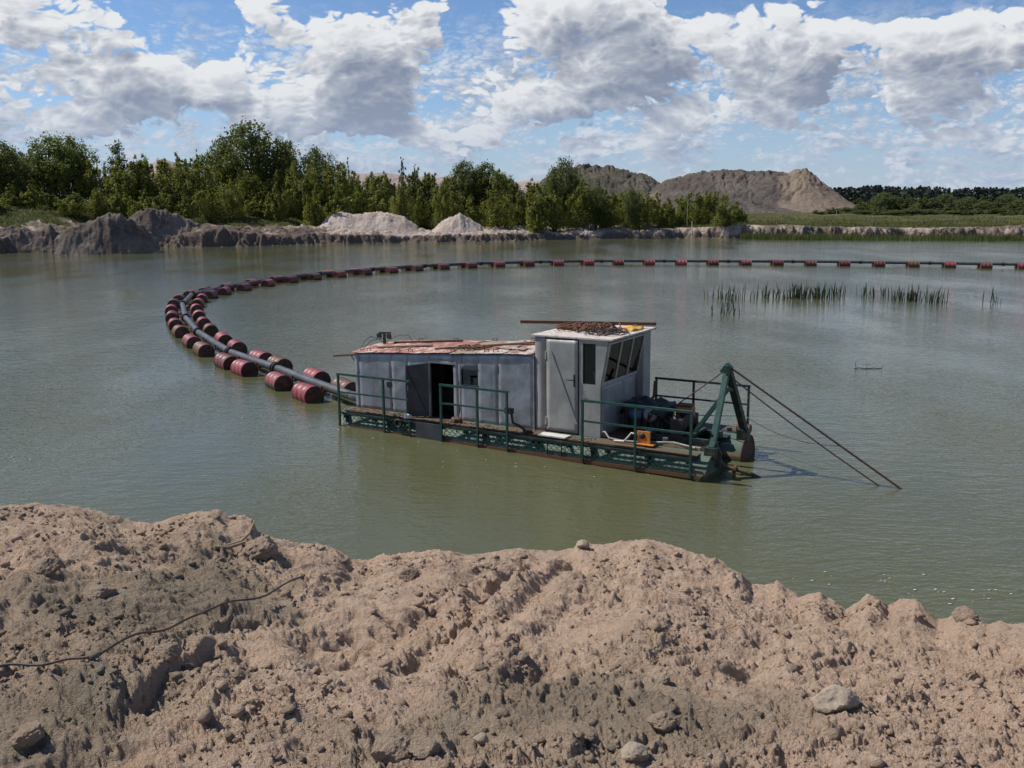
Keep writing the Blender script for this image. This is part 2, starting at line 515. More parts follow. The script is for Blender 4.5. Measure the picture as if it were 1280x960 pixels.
def sand_mat():
    m, T, b, o = new_mat('dug_sand')
    p = geo_pos(T)
    a = T.node('ShaderNodeAttribute', attribute_name='damp').outputs['Fac']
    n1 = T.noise(p, 1.7, 4, .6); n2 = T.noise(p, 16, 6, .7); n3 = T.noise(p, 90, 4, .75)
    dry = T.mix(T.ramp(n2, .3, .7), (.50, .350, .242), (.745, .560, .42))
    dry = T.mix(T.ramp(n1, .45, .75, 0, .7), dry, (.68, .48, .345))
    wet = T.mix(n2, (.25, .196, .142), (.385, .310, .228))
    wet = T.mix(T.ramp(T.noise(p, 4, 3, .5), .5, .7), wet, (.31, .262, .195))
    f = T.m('ADD', a, T.m('MULTIPLY', T.m('SUBTRACT', n2, .5), .9), clamp=True)
    k = T.mix(T.ramp(f, .05, 1.05), dry, wet)
    k = T.mix(T.m('MULTIPLY', T.ramp(n3, .50, .72), .40), k, (.60, .50, .40))
    k = T.mix(T.m('MULTIPLY', T.ramp(n3, .45, .28), .50), k, (.12, .090, .065))
    T.put(b.inputs['Base Color'], k); b.inputs['Roughness'].default_value = .97
    b.inputs['Specular IOR Level'].default_value = .15
    bump(T, b, T.m('ADD', T.m('MULTIPLY', n2, .6), T.m('MULTIPLY', n3, .55)), 1.0, .06)
    return m
M['sand'] = sand_mat()

def land_mat():
    m, T, b, o = new_mat('far_bank_ground')
    p = geo_pos(T)
    g = T.node('ShaderNodeAttribute', attribute_name='grass').outputs['Fac']
    pale = T.node('ShaderNodeAttribute', attribute_name='pale').outputs['Fac']
    n1 = T.noise(p, .35, 5, .62); n2 = T.noise(p, 2.4, 5, .65); n3 = T.noise(p, .06, 4, .6)
    soil = T.mix(n2, (.085, .066, .050), (.20, .155, .125))
    sand = T.mix(n2, (.34, .275, .22), (.52, .43, .36))
    k = T.mix(T.ramp(T.m('ADD', pale, T.m('MULTIPLY', T.m('SUBTRACT', n1, .5), 1.3)), .35, .65), soil, sand)
    gr = T.mix(n2, (.040, .050, .016), (.095, .095, .034))
    gr = T.mix(T.ramp(n3, .45, .7), gr, (.125, .112, .048))
    k = T.mix(T.ramp(T.m('ADD', g, T.m('MULTIPLY', T.m('SUBTRACT', n1, .5), .8)), .42, .58), k, gr)
    T.put(b.inputs['Base Color'], k); b.inputs['Roughness'].default_value = 1.0
    b.inputs['Specular IOR Level'].default_value = .1
    bump(T, b, T.m('ADD', n2, n1), .8, .35)
    return m
M['land'] = land_mat()

def heap_mat(name, c1, c2, c3, sc=.12):
    m, T, b, o = new_mat(name)
    p = geo_pos(T)
    n1 = T.noise(p, sc, 6, .65); n2 = T.noise(p, sc * 8, 5, .65)
    gx = T.node('ShaderNodeAttribute', attribute_name='pale').outputs['Fac']
    gg = T.node('ShaderNodeAttribute', attribute_name='grass').outputs['Fac']
    k = T.mix(T.ramp(n1, .35, .65), c1, c2)
    k = T.mix(T.ramp(T.m('ADD', gx, T.m('MULTIPLY', T.m('SUBTRACT', n1, .5), .8)), .4, .6), k, c3)
    k = T.mix(T.m('MULTIPLY', T.ramp(n2, .5, .3), .45), k, tuple(x * .45 for x in c1))
    k = T.mix(T.ramp(T.m('ADD', gg, T.m('MULTIPLY', T.m('SUBTRACT', n2, .5), .9)), .45, .6), k, (.055, .062, .025))
    T.put(b.inputs['Base Color'], k); b.inputs['Roughness'].default_value = 1.0
    b.inputs['Specular IOR Level'].default_value = .1
    bump(T, b, n2, .9, 1.0 / (sc * 8) * .3)
    return m
M['heap'] = heap_mat('spoil_heap_earth', (.085, .072, .062), (.135, .114, .097), (.20, .157, .118), .06)
M['heap_far'] = heap_mat('far_pink_spoil', (.34, .27, .25), (.40, .32, .29), (.44, .36, .32), .03)
M['pile'] = heap_mat('pale_sand_pile', (.36, .29, .245), (.50, .42, .36), (.54, .46, .40), .35)
M['pile_dark'] = heap_mat('dark_soil_pile', (.10, .08, .068), (.20, .16, .135), (.36, .29, .245), .35)

def leaf_mat(name, c1, c2, c3, trans=.35):
    m, T, b, o = new_mat(name)
    a = T.node('ShaderNodeAttribute', attribute_name='tint').outputs['Fac']
    rnd = T.node('ShaderNodeObjectInfo').outputs['Random']
    k = T.mix(a, c1, c2)
    k = T.mix(T.m('MULTIPLY', rnd, .45), k, c3)
    T.put(b.inputs['Base Color'], k); b.inputs['Roughness'].default_value = .55
    b.inputs['Specular IOR Level'].default_value = .3
    tr = T.node('ShaderNodeBsdfTranslucent'); T.put(tr.inputs[0], T.mix(.4, k, (.16, .20, .02)))
    mx = T.node('ShaderNodeMixShader'); mx.inputs[0].default_value = trans
    T.put(mx.inputs[1], b.outputs[0]); T.put(mx.inputs[2], tr.outputs[0]); T.put(o.inputs[0], mx.outputs[0])
    return m
M['leaf_young'] = leaf_mat('young_leaf', (.130, .148, .026), (.30, .305, .060), (.25, .235, .055), .45)
M['leaf_dark'] = leaf_mat('dark_leaf', (.065, .090, .026), (.145, .175, .050), (.125, .140, .045), .40)
M['leaf_mid'] = leaf_mat('mid_leaf', (.090, .115, .026), (.19, .22, .055), (.16, .17, .05), .42)
M['leaf_far'] = leaf_mat('far_leaf', (.085, .108, .038), (.155, .180, .062), (.13, .145, .06), .35)
M['leaf_pine'] = leaf_mat('far_pine_hazed', (.022, .036, .028), (.038, .056, .042), (.034, .048, .040), .1)  # bluish cast of the air in between is put into the needle colour
M['reed'] = leaf_mat('reed_blade', (.060, .090, .025), (.11, .145, .042), (.12, .12, .05))
M['grass'] = leaf_mat('grass_blade', (.055, .075, .020), (.12, .13, .042), (.14, .12, .05))
M['bark'] = paint('bark', (.085, .07, .055), .0, rough=.95, var=.4, scale=3)

# ================================================================ water
wm = MB().add([(-4000, -60, 0), (4000, -60, 0), (4000, 5000, 0), (-4000, 5000, 0)], [(0, 1, 2, 3)])
water = tag(wm.build('water', M['water']), kind='structure')

# ================================================================ near bank of dug sand
CREST = [(-400, 640), (-200, 648), (-60, 638), (0, 632), (46, 629), (81, 631), (106, 634), (131, 641), (152, 647), (170, 652), (191, 654), (205, 650), (227, 643), (248, 639), (273, 637), (287, 645),
         (301, 643), (315, 648), (321, 663), (340, 671), (368, 678), (400, 680), (421, 686), (439, 699), (460, 700), (481, 692), (505, 692), (548, 686), (576, 692), (597, 693), (625, 688), (646, 685),
         (674, 688), (699, 688), (716, 685), (727, 676), (745, 681), (769, 678), (808, 673), (836, 680), (862, 689), (894, 698), (926, 716), (940, 730), (958, 731), (972, 726), (986, 737), (1000, 745),
         (1025, 739), (1042, 751), (1057, 762), (1074, 751), (1083, 742), (1094, 744), (1110, 758), (1124, 749), (1145, 748), (1159, 762), (1173, 774), (1184, 772), (1200, 765), (1223, 772), (1234, 780),
         (1248, 776), (1262, 780), (1280, 778), (1450, 770), (1700, 765)]
_cz = []
for (u, v) in CREST:
    d = ray(u, v)
    _cz.append((math.atan2(d[0], d[1]), d[2] / math.hypot(d[0], d[1]), np.interp(u, [0, 330, 640, 900, 1280], [6.3, 6.0, 5.9, 5.5, 4.9])))
_cz = np.array(_cz)
_ks = np.linspace(_cz[0, 0], _cz[-1, 0], 900); _te = np.interp(_ks, _cz[:, 0], _cz[:, 1])
_sm = np.convolve(np.pad(_te, 60, mode='edge'), np.hanning(121) / np.hanning(121).sum(), mode='valid')    # skyline without its bumps
Z_NEAR, R_NEAR = 3.92, 2.4
def crest_at(az):
    D = np.interp(az, _cz[:, 0], _cz[:, 2]); te = np.interp(az, _cz[:, 0], _cz[:, 1])
    return D, CAM_H + D * te
def bank_base(x, y):
    az = np.arctan2(x, y); r = np.hypot(x, y)
    D, zc = crest_at(az)
    zs = CAM_H + D * np.interp(az, _ks, _sm)
    s = (r - R_NEAR) / (D - R_NEAR)
    z = Z_NEAR + (zs - Z_NEAR) * np.where(s < 0, s * .3, s) + (zc - zs) * sstep(.72, 1.0, s)
    over = np.maximum(r - D, 0)
    return np.maximum(np.where(r > D, zc - (np.sqrt(over ** 2 + .16) - .4) * .95, z), -2.0)
def hit(u, v):
    d = ray(u, v); h = math.hypot(d[0], d[1])
    for r in np.arange(1.2, 9, .01):
        t = r / h
        if CAM_H + d[2] * t <= bank_base(np.array(d[0] * t), np.array(d[1] * t)):
            return np.array([d[0] * t, d[1] * t])
    return np.array([d[0] * 6 / h, d[1] * 6 / h])

azs = np.concatenate([np.linspace(-75, -42, 80, endpoint=False), np.linspace(-42, 42, 1220), np.linspace(42, 75, 80)[1:]]) * math.pi / 180
NC = len(azs)
Dc, _ = crest_at(azs)
ts = np.concatenate([np.linspace(0, 1.06, 500), 1.06 + np.linspace(.01, 1, 70) ** 1.3 * 1.25])
R = 1.1 + (Dc[None, :] - 1.1) * ts[:, None]
X = R * np.sin(azs)[None, :]; Y = R * np.cos(azs)[None, :]
Z = bank_base(X, Y)
wx = X + fbm(X * 1.3, Y * 1.3, 3, 91) * .25; wy = Y + fbm(X * 1.3, Y * 1.3, 3, 97) * .25
calm = sstep(.05, .35, fbm(X * .8, Y * .8, 3, 5))                      # smoother slid sand
for (u, v, rr) in [(400, 815, .35), (690, 780, .30), (470, 840, .35), (640, 900, .3)]:
    h_ = hit(u, v); calm = np.maximum(calm, sstep(rr, rr * .4, np.hypot(X - h_[0], Y - h_[1])))
rough = 1 - .8 * calm
def dome(f, r_): return np.sqrt(np.maximum(0, 1 - (f / r_) ** 2))
dz = fbm(X * .75, Y * .75, 3, 1) * .15
dz -= np.abs(fbm(wx * 1.9, wy * 1.9, 4, 11, .55)) * .13
dz += fbm(wx * 5.0, wy * 5.0, 5, 21, .62) * .050 * rough
lumpy = sstep(-.15, .3, fbm(X * 1.3, Y * 1.3, 3, 43))
f1, c1 = worley(wx * 4.5, wy * 4.5, 3)
dz += dome(f1, .30 + .2 * c1) * .030 * sstep(.55, .8, c1) * rough
f2, c2 = worley(wx * 11 + fbm(X * 20, Y * 20, 2, 4) * .25, wy * 11, 5)
dz += dome(f2, .25 + .25 * c2) * .020 * sstep(.45, .8, c2) * (.25 + .75 * lumpy) * rough
f3, c3 = worley(wx * 26 + fbm(X * 50, Y * 50, 2, 6) * .3, wy * 26, 7)
dz += dome(f3, .25 + .25 * c3) * .0105 * sstep(.3, .8, c3) * (.25 + .75 * rough) * (.4 + .6 * lumpy)
f4, c4 = worley(wx * 60, wy * 60, 9)
dz += dome(f4, .5) * .0075 * sstep(.2, .9, c4)
dz += fbm(wx * 18, wy * 18, 4, 51, .75) * .026 * (.35 + .65 * rough)
def strip(u0, v0, u1, v1):
    a = hit(u0, v0); b = hit(u1, v1); d = b - a; L_ = np.hypot(*d); d /= L_
    s = (X - a[0]) * d[0] + (Y - a[1]) * d[1]; t = -(X - a[0]) * d[1] + (Y - a[1]) * d[0]
    return s, t, L_
# digger-bucket tooth marks, slid furrows and a wedge-shaped cut
s, t, L_ = strip(375, 800, 580, 762)
inn = sstep(-.05, .12, s) * sstep(L_ + .05, L_ - .12, s)
dz += -inn * sstep(-.06, .0, t) * sstep(.24, .10, t) * (.055 + .06 * (np.abs(((s + .10 * t + .02 * fbm(X * 9, Y * 9, 2, 8)) / .125) % 1 - .5) * 2) ** 1.5)
dz += inn * sstep(-.30, -.1, t) * sstep(.0, -.06, t) * (-.05)
for (q, off, dep) in [((505, 835, 668, 692), 0, .085), ((545, 842, 720, 690), 0, .055), ((480, 800, 610, 700), 0, .045)]:
    s, t, L_ = strip(*q)
    t = t + .05 * fbm(X * 3, Y * 3, 2, 33)
    inn = sstep(-.1, .2, s) * sstep(L_ + .1, L_ - .2, s)
    dz += inn * (-dep * np.exp(-(t / .075) ** 2) + dep * .8 * np.exp(-((t + .16) / .09) ** 2))
s, t, L_ = strip(196, 882, 292, 805)
inn = sstep(-.05, .05, s) * sstep(L_ + .08, L_ - .15, s)
dz += -inn * .075 * sstep(.10, .06, t) * sstep(-.16, .03, t)
for (u0, v0, u1, v1) in [(955, 790, 930, 850), (300, 790, 325, 860)]:
    s, t, L_ = strip(u0, v0, u1, v1)
    dz += -.06 * np.exp(-(t / .07) ** 2) * sstep(-.05, .1, s) * sstep(L_ + .05, L_ - .1, s)
edge = sstep(1.1, .98, ts)[:, None]
Z = Z + dz * np.where(R > Dc[None, :] * .9, .62 + .38 * (1 - sstep(.9, 1.0, R / Dc[None, :])), 1.0)
# settle the crumbled skyline back onto the crest line
act = ((Z - CAM_H) / R)[250:].max(0); want = np.interp(azs, _cz[:, 0], _cz[:, 1])
dif = np.convolve(np.pad(want - act, 12, mode='edge'), np.hanning(27)[1:-1] / np.hanning(27).sum(), mode='valid')
Z = Z + dif[None, :] * R * sstep(.72, .96, R / Dc[None, :])
damp = .20 + fbm(X * .6, Y * .6, 3, 61) * .55 + fbm(X * 2.5, Y * 2.5, 3, 71) * .45
for (u, v, rx, am) in [(150, 745, 1.0, .45), (250, 665, .7, .5), (60, 770, .8, .3), (250, 745, .6, .3), (700, 870, .45, .45), (860, 900, .4, .35), (470, 930, .35, .5), (60, 930, .5, .5),
                       (570, 835, .3, .5), (60, 680, .8, -.55), (1150, 830, 1.0, -.35), (490, 800, .6, -.45), (330, 880, .6, -.35), (780, 700, .6, -.1), (1000, 780, .7, -.35)]:
    h_ = hit(u, v); damp += am * np.exp(-(((X - h_[0]) ** 2 + (Y - h_[1]) ** 2) / rx ** 2))
damp += (.25 - f1) * .3
bank_me = mesh_np('sand_bank', np.stack([X, Y, Z], -1).reshape(-1, 3), grid_faces(len(ts), NC)[:, ::-1], [M['sand']], True, {'damp': damp.ravel()})
bank = link(bpy.data.objects.new('sand_bank', bank_me))
tag(bank, 'dug up pinkish sand bank with clods filling the foreground', kind='structure')
# ground under and behind the photographer
gm = MB().add([(-60, -60, 3.6), (60, -60, 3.6), (60, .2, 3.6), (-60, .2, 3.6)], [(0, 1, 2, 3)])
gm_o = gm.build('sand_ground', M['sand']); tag(gm_o, kind='structure')

def bank_z(x, y):
    """height of the finished bank at a place"""
    az = math.atan2(x, y); j = int(np.clip(np.searchsorted(azs, az), 0, NC - 1)); r = math.hypot(x, y)
    i = int(np.clip(np.searchsorted(R[:, j], r), 0, len(ts) - 1))
    return float(Z[i, j])

def hit2(u, v):
    """where the photograph's line of sight meets the finished bank"""
    d = ray(u, v); h = math.hypot(d[0], d[1]); j = int(np.clip(np.searchsorted(azs, math.atan2(d[0], d[1])), 0, NC - 1))
    col = R[:, j]; below = (CAM_H + d[2] * col / h) <= Z[:, j]
    i = int(np.argmax(below)) if below.any() else int(np.searchsorted(col, 6.0))
    return np.array([X[i, j], Y[i, j]])
rng = np.random.default_rng(7)
def rock_mesh(name, seed, mat, sub=2, amp=.28, flat=.7):
    bm = bmesh.new(); bmesh.ops.create_icosphere(bm, subdivisions=sub, radius=1.0)
    r_ = random.Random(seed)
    planes = [(Vector((r_.uniform(-1, 1), r_.uniform(-1, 1), r_.uniform(-1, 1))).normalized(), r_.uniform(.62, .92)) for _ in range(9)]
    for v in bm.verts:
        n = v.co.normalized(); k = 1.0
        for (pn, pd) in planes:
            c = n.dot(pn)
            if c * k > pd: k = pd / c
        k *= 1 + amp * .35 * r_.uniform(-1, 1) / sub + (.10 * noise.noise(n * 2.3 + Vector((seed, 0, 0))) + .05 * noise.noise(n * 6 + Vector((0, seed, 0))) if sub > 2 else 0)
        v.co = n * k; v.co.z *= flat
    me = bpy.data.meshes.new(name); bm.to_mesh(me); bm.free(); me.materials.append(mat)
    at_ = me.attributes.new('damp', 'FLOAT', 'POINT'); at_.data.foreach_set('value', [.55] * len(me.vertices))
    return me
# loose crumbs of sand and soil, past counting
proto = []
for k in range(6):
    me = rock_mesh('crumb', 40 + k, M['sand'], 1, .9, .7)
    V = np.array([v.co[:] for v in me.vertices]); F = np.array([p.vertices[:] for p in me.polygons]); proto.append((V, F)); bpy.data.meshes.remove(me)
CV, CF, CA = [], [], []; nb = 0
okc = np.where((azs > -.73) & (azs < .73))[0]
for k in range(25000):
    j = rng.choice(okc); i = int(rng.integers(40, 472)) if k % 8 else int(rng.integers(440, 476))
    m_ = sstep(-.1, .3, fbm(np.array([X[i, j] * 1.1]), np.array([Y[i, j] * 1.1]), 2, 77))[0]
    if rng.random() > .12 + m_ * (1 - .8 * calm[i, j]): continue
    sz = .0045 + .0065 * rng.pareto(2.6)
    sz = min(sz, .032)
    V, F = proto[k % 6]
    a = rng.random() * 6.28; ca, sa = math.cos(a), math.sin(a)
    P = V * sz * np.array([rng.uniform(.8, 1.4), 1, rng.uniform(.7, 1.1)])
    P = np.stack([P[:, 0] * ca - P[:, 1] * sa, P[:, 0] * sa + P[:, 1] * ca, P[:, 2]], -1) + np.array([X[i, j], Y[i, j], Z[i, j] + sz * .2])
    CV.append(P); CF.append(F + nb); nb += len(P); CA.append(np.full(len(P), np.clip(damp[i, j] + rng.uniform(-.2, .5), 0, 1)))
crumbs = link(bpy.data.objects.new('sand_clods', mesh_np('sand_clods', np.concatenate(CV), np.concatenate(CF), [M['sand']], False, {'damp': np.concatenate(CA)})))
tag(crumbs, 'loose crumbs and small clods strewn over the sand bank', 'clods', kind='stuff')
# single stones and big clods one can point at
STONES = [(1042, 884, 25, 'stone', 'large flat-topped pale stone half sunk in the sand at lower right', 'stone'),
          (793, 946, 15, 'stone', 'small angular pale stone at the bottom edge right of centre', 'stone'),
          (601, 925, 9, 'stone', 'small cream pebble-like stone in the brown soil near the bottom', 'stone'),
          (828, 852, 8, 'sand', 'round dark clod alone on the slope right of centre', 'clod'),
          (826, 905, 17, 'sand', 'lumpy brown clod above the pale stone near the bottom edge', 'clod'),
          (493, 945, 24, 'sand', 'big dark brown clod at the bottom edge left of centre', 'clod'),
          (530, 944, 18, 'sand', 'brown clod beside the big dark one at the bottom edge', 'clod'),
          (126, 746, 15, 'sand', 'grey broken clod on the damp slope at left', 'clod'),
          (58, 715, 15, 'sand', 'greyish wedge-shaped clod on the upper left slope', 'clod'),
          (325, 694, 22, 'sand', 'flat-faced grey clod near the bank edge below the left hump', 'clod'),
          (512, 722, 14, 'sand', 'pale rounded clod near the bank edge left of centre', 'clod'),
          (727, 683, 9, 'stone', 'pale stone sitting on the very edge of the bank in the middle', 'stone'),
          (35, 925, 17, 'sand', 'brown clod low in the left corner', 'clod'),
          (210, 818, 14, 'sand', 'tan clod just above the wedge-shaped cut', 'clod'),
          (652, 823, 9, 'sand', 'small rounded clod on the brown soil in the middle', 'clod'),
          (1207, 772, 14, 'sand', 'dark crumbly clod on the bank edge at far right', 'clod')]
for k, (u, v, hw, mt, lab, cat) in enumerate(STONES):
    h_ = hit2(u, v); d = math.hypot(math.hypot(*h_), CAM_H - 3.5)
    sz = hw / FPX * d
    o = bpy.data.objects.new('stone' if cat == 'stone' else 'soil_clod', rock_mesh(cat, 100 + k, M[mt], 4 if hw > 12 else 3, .5 if mt == 'sand' else .22, .72))
    link(o); o.location = (h_[0], h_[1], bank_z(*h_) + sz * .22); o.scale = (sz * 1.05, sz, sz); o.rotation_euler = (rng.uniform(-.3, .3), rng.uniform(-.3, .3), rng.random() * 6)
    tag(o, lab, cat, 'stones and clods on the sand bank')
# steel rope lying over the sand, bits of root
pts = []
for k in range(90):
    f = k / 89; u = -60 + 440 * f
    v = np.interp(u, [-60, 0, 60, 120, 190, 250, 300, 340, 372, 400], [852, 846, 842, 828, 805, 789, 772, 757, 740, 728])
    h_ = hit2(max(u, -55), v); pts.append([h_[0], h_[1], max(bank_z(h_[0] + a, h_[1] + b) for a in (-.04, 0, .04) for b in (-.02, 0, .02))])
zz = np.array([p[2] for p in pts]); xy = np.array([p[:2] for p in pts])
top = np.array([zz[max(0, i - 6):i + 7].max() for i in range(90)])
for _ in range(60): top[1:-1] = np.maximum((top[:-2] + top[2:]) / 2, zz[1:-1] + .003)
for _ in range(20): xy[1:-1] = (xy[:-2] + 2 * xy[1:-1] + xy[2:]) / 4; top[1:-1] = (top[:-2] + 2 * top[1:-1] + top[2:]) / 4
pts = [(xy[i, 0], xy[i, 1], top[i] + .004) for i in range(90)]
rope = MB().tube(pts, .005, 7).build('steel_rope', M['cable']); tag(rope, 'thin dark steel rope lying across the sand at left', 'rope')
for k, (q, lab) in enumerate([([(283, 688), (300, 684), (312, 676), (318, 660)], 'dry root sticking out of the bank edge under the left hump'),
                              ([(268, 690), (285, 692), (306, 688)], 'short dry root lying below the left hump')]):
    pp = []
    for n_, (u, v) in enumerate(q):
        h_ = hit2(u, v); pp.append((h_[0], h_[1], bank_z(*h_) + .02 + .01 * n_))
    tag(MB().tube(pp, [.012, .01, .008, .004][:len(pp)], 6).build('dry_root', M['wood']), lab, 'root', 'roots in the bank')

# ================================================================ far bank and plain
SHORE = [(-900, 335), (-400, 328), (-150, 322), (0, 318), (60, 315), (130, 310), (200, 309), (300, 308), (400, 305), (480, 304), (560, 303), (640, 301), (720, 299), (800, 298),
         (900, 298), (1000, 299), (1100, 299), (1280, 300), (1500, 303), (1900, 310), (2600, 325)]
_sh = []
for (u, v) in SHORE:
    p = at(u, v); _sh.append((math.atan2(p.x, p.y), math.hypot(p.x, p.y), u))
_sh = np.array(_sh)
UK = [-900, 0, 100, 200, 300, 400, 500, 600, 700, 800, 900, 1000, 1280, 1900]
HC = [1.7, 1.7, 1.8, 1.6, 1.6, 1.4, 1.2, 1.1, 1.1, 1.3, 1.6, 1.8, 1.8, 1.8]
G2 = [4.4, 4.4, 4.4, 4.3, 4.2, 4.1, 4.1, 4.2, 3.8, 3.0, 2.5, 2.2, 2.2, 2.2]
def land(az, r, x, y):
    u = np.interp(az, _sh[:, 0], _sh[:, 2]); S = np.interp(az, _sh[:, 0], _sh[:, 1])
    S = S + fbm(x * .12, y * .12, 3, 201) * 3.2 + fbm(x * .55, y * .55, 4, 205, .62) * 1.2 - np.abs(fbm(x * .8, y * .8, 4, 206, .6)) * 1.0
    t = r - S
    hc = np.interp(u, UK, HC) * (1 + .35 * fbm(x * .1, y * .1, 2, 207)); g2 = np.interp(u, UK, G2)
    left = sstep(880, 760, u)
    z = -1.3 + 1.3 * sstep(-3, 0, t)
    step = sstep(0, 1.5, t + fbm(x * .9, y * .9, 5, 211, .65) * 1.3)
    z = z + hc * (.30 * sstep(-.2, .8, t) + .70 * step)
    z = z + (g2 - np.interp(u, UK, HC)) * sstep(12, 27, t)
    z = z + left * sstep(.5, 3, t) * sstep(24, 12, t) * (fbm(x * .22, y * .22, 4, 221) * 1.0 + np.abs(fbm(x * .5, y * .5, 3, 223)) * .5 + fbm(x * 1.3, y * 1.3, 3, 225, .6) * .4)
    z = z + sstep(0, 2, t) * (fbm(x * .9, y * .9, 3, 231) * .22 + fbm(x * .05, y * .05, 2, 233) * .35)
    z = z + sstep(60, 400, t) * fbm(x * .012, y * .012, 3, 235) * 1.2
    gb = np.interp(u, [-900, 0, 250, 400, 520], [16, 16, 14, 9, 9])
    gl = sstep(0, 6, t - gb + fbm(x * .3, y * .3, 3, 241) * 7) * .9
    gl = gl + .75 * sstep(250, 60, u) * sstep(5, 8, t) * sstep(.0, .25, fbm(x * .25, y * .25, 3, 243))
    gr = sstep(1.5, 3.0, t + fbm(x * .5, y * .5, 2, 245) * 1.5)
    grass = gl * left + gr * (1 - left)
    pale = np.interp(u, [-900, 0, 60, 120, 250, 380, 420, 560, 640, 900, 1000, 1280], [.5, .55, .42, .32, .30, .36, .52, .60, .60, .52, .47, .40])
    pale = pale - .42 * sstep(1.6, .4, t) * sstep(820, 600, u) + .25 * sstep(3, 6, t) * left * sstep(300, 420, u)
    pale = pale - .5 * sstep(.7, -.2, t)
    return z, np.clip(grass, 0, 1), np.clip(pale, 0, 1)
def land_z(x, y):
    return float(land(np.array([math.atan2(x, y)]), np.array([math.hypot(x, y)]), np.array([x]), np.array([y]))[0][0])
laz = np.concatenate([np.linspace(-72, -30, 130, endpoint=False), np.linspace(-30, 30, 1000), np.linspace(30, 72, 130)[1:]]) * math.pi / 180
S0 = np.interp(laz, _sh[:, 0], _sh[:, 1])
lt = np.concatenate([np.linspace(-7, 10, 120), np.linspace(10.3, 34, 50), 34 + np.geomspace(1, 4200, 60)])
LR = S0[None, :] + lt[:, None]
LX = LR * np.sin(laz)[None, :]; LY = LR * np.cos(laz)[None, :]
LZ, LG, LP = land(np.broadcast_to(laz[None, :], LR.shape), LR, LX, LY)
land_o = link(bpy.data.objects.new('ground', mesh_np('ground', np.stack([LX, LY, LZ], -1).reshape(-1, 3), grid_faces(len(lt), len(laz))[:, ::-1], [M['land']], True, {'grass': LG.ravel(), 'pale': LP.ravel()})))
tag(land_o, kind='structure')

def pol(u, r):
    """ground place at distance r in the photograph's column u (taken at the far bank)"""
    d = ray(u, 275); h = math.hypot(d[0], d[1])
    return d[0] / h * r, d[1] / h * r
# ---- heaps
def heap(name, u0, u1, r, prof, depth, mat, seed, label, cat, pale=None, grass=0.0, rough=.06, kind=None, base=None, nx=120, ny=60, gully=0.0):
    """a mound: prof is its skyline, (u, v) places in the photograph seen at distance r"""
    x0, y0 = pol(u0, r); x1, y1 = pol(u1, r); cx, cy = pol((u0 + u1) / 2, r)
    a = np.array([x0, y0]); b = np.array([x1, y1]); L_ = np.linalg.norm(b - a); ax = (b - a) / L_; ay = np.array([-ax[1], ax[0]])
    zb = min(land_z(cx + ax[0] * L_ * i + ay[0] * depth * j, cy + ax[1] * L_ * i + ay[1] * depth * j) for i in (-.5, -.25, 0, .25, .5) for j in (-1, 0, .5)) - .3 if base is None else base
    s = np.linspace(0, 1, nx); t = np.linspace(-1, 1, ny)
    us = u0 + (u1 - u0) * s
    hv = np.interp(us, [p[0] for p in prof], [at_r(p[0], p[1], r).z for p in prof]) - zb
    hv = np.maximum(hv, 0)
    HX = a[0] + ax[0] * L_ * s[None, :] + ay[0] * depth * t[:, None]; HY = a[1] + ax[1] * L_ * s[None, :] + ay[1] * depth * t[:, None]
    h0 = hv.max()
    cross = np.clip(1.25 * (1 - np.abs(t)), 0, 1)[:, None]
    cross = cross * .7 + .3 * sstep(0, 1, cross)
    sc = 1.0 / max(h0, 1)
    hz = hv[None, :] * cross
    hz = hz + hz / h0 * h0 * (fbm(HX * sc * 1.6, HY * sc * 1.6, 4, seed) * rough * 3 - np.abs(fbm((s[None, :] * L_ + 0 * HX) * sc * 3.5 + fbm(HX * sc, HY * sc, 2, seed + 2) * 1.2, (t[:, None] * depth + 0 * HX) * sc * .9, 4, seed + 9, .6)) * gully)
    hz = hz + fbm(HX * sc * 7, HY * sc * 7, 4, seed + 5, .65) * rough * h0 * .8 * sstep(0, .15, hz / h0)
    pl = np.zeros_like(HX) if pale is None else np.broadcast_to(np.interp(us, [p[0] for p in pale], [p[1] for p in pale])[None, :], HX.shape)
    gg = np.full_like(HX, grass)
    o = link(bpy.data.objects.new(name, mesh_np(name, np.stack([HX - cx, HY - cy, hz], -1).reshape(-1, 3), grid_faces(ny, nx), [mat], True, {'pale': pl.ravel(), 'grass': gg.ravel()})))
    o.location = (cx, cy, zb)
    return tag(o, label, cat, kind=kind)
R1 = 137
heap('sand_pile', 388, 528, 141, [(388, 292), (400, 280), (412, 270), (425, 266), (440, 268), (460, 266), (485, 267), (505, 271), (520, 281), (528, 292)], 5.5, M['pile'], 301,
     'long pale sand pile on the far bank', 'sand pile', rough=.06, gully=.06)
heap('sand_pile', 536, 610, 140, [(536, 292), (550, 280), (565, 271), (575, 268), (585, 272), (600, 282), (610, 292)], 4.5, M['pile'], 302,
     'smaller pointed pale sand pile on the far bank', 'sand pile', rough=.06, gully=.06)
heap('soil_pile', 66, 196, 114, [(66, 300), (85, 287), (100, 283), (120, 277), (135, 271), (150, 272), (165, 279), (185, 291), (196, 300)], 5.0, M['pile_dark'], 303,
     'dark crumbly soil pile on the left bank above the water', 'soil pile', rough=.085, gully=.06)
heap('soil_pile', -40, 80, 121, [(-40, 298), (-10, 289), (15, 285), (40, 287), (60, 286), (80, 298)], 5.0, M['pile_dark'], 304,
     'low soil pile at the left edge of the far bank', 'soil pile', rough=.085, gully=.06)
heap('soil_pile', 150, 250, 130, [(150, 284), (170, 270), (190, 264), (215, 268), (235, 272), (250, 284)], 5.0, M['pile_dark'], 305,
     'rough brown soil pile just in front of the left trees', 'soil pile', rough=.085, gully=.06, grass=.3)
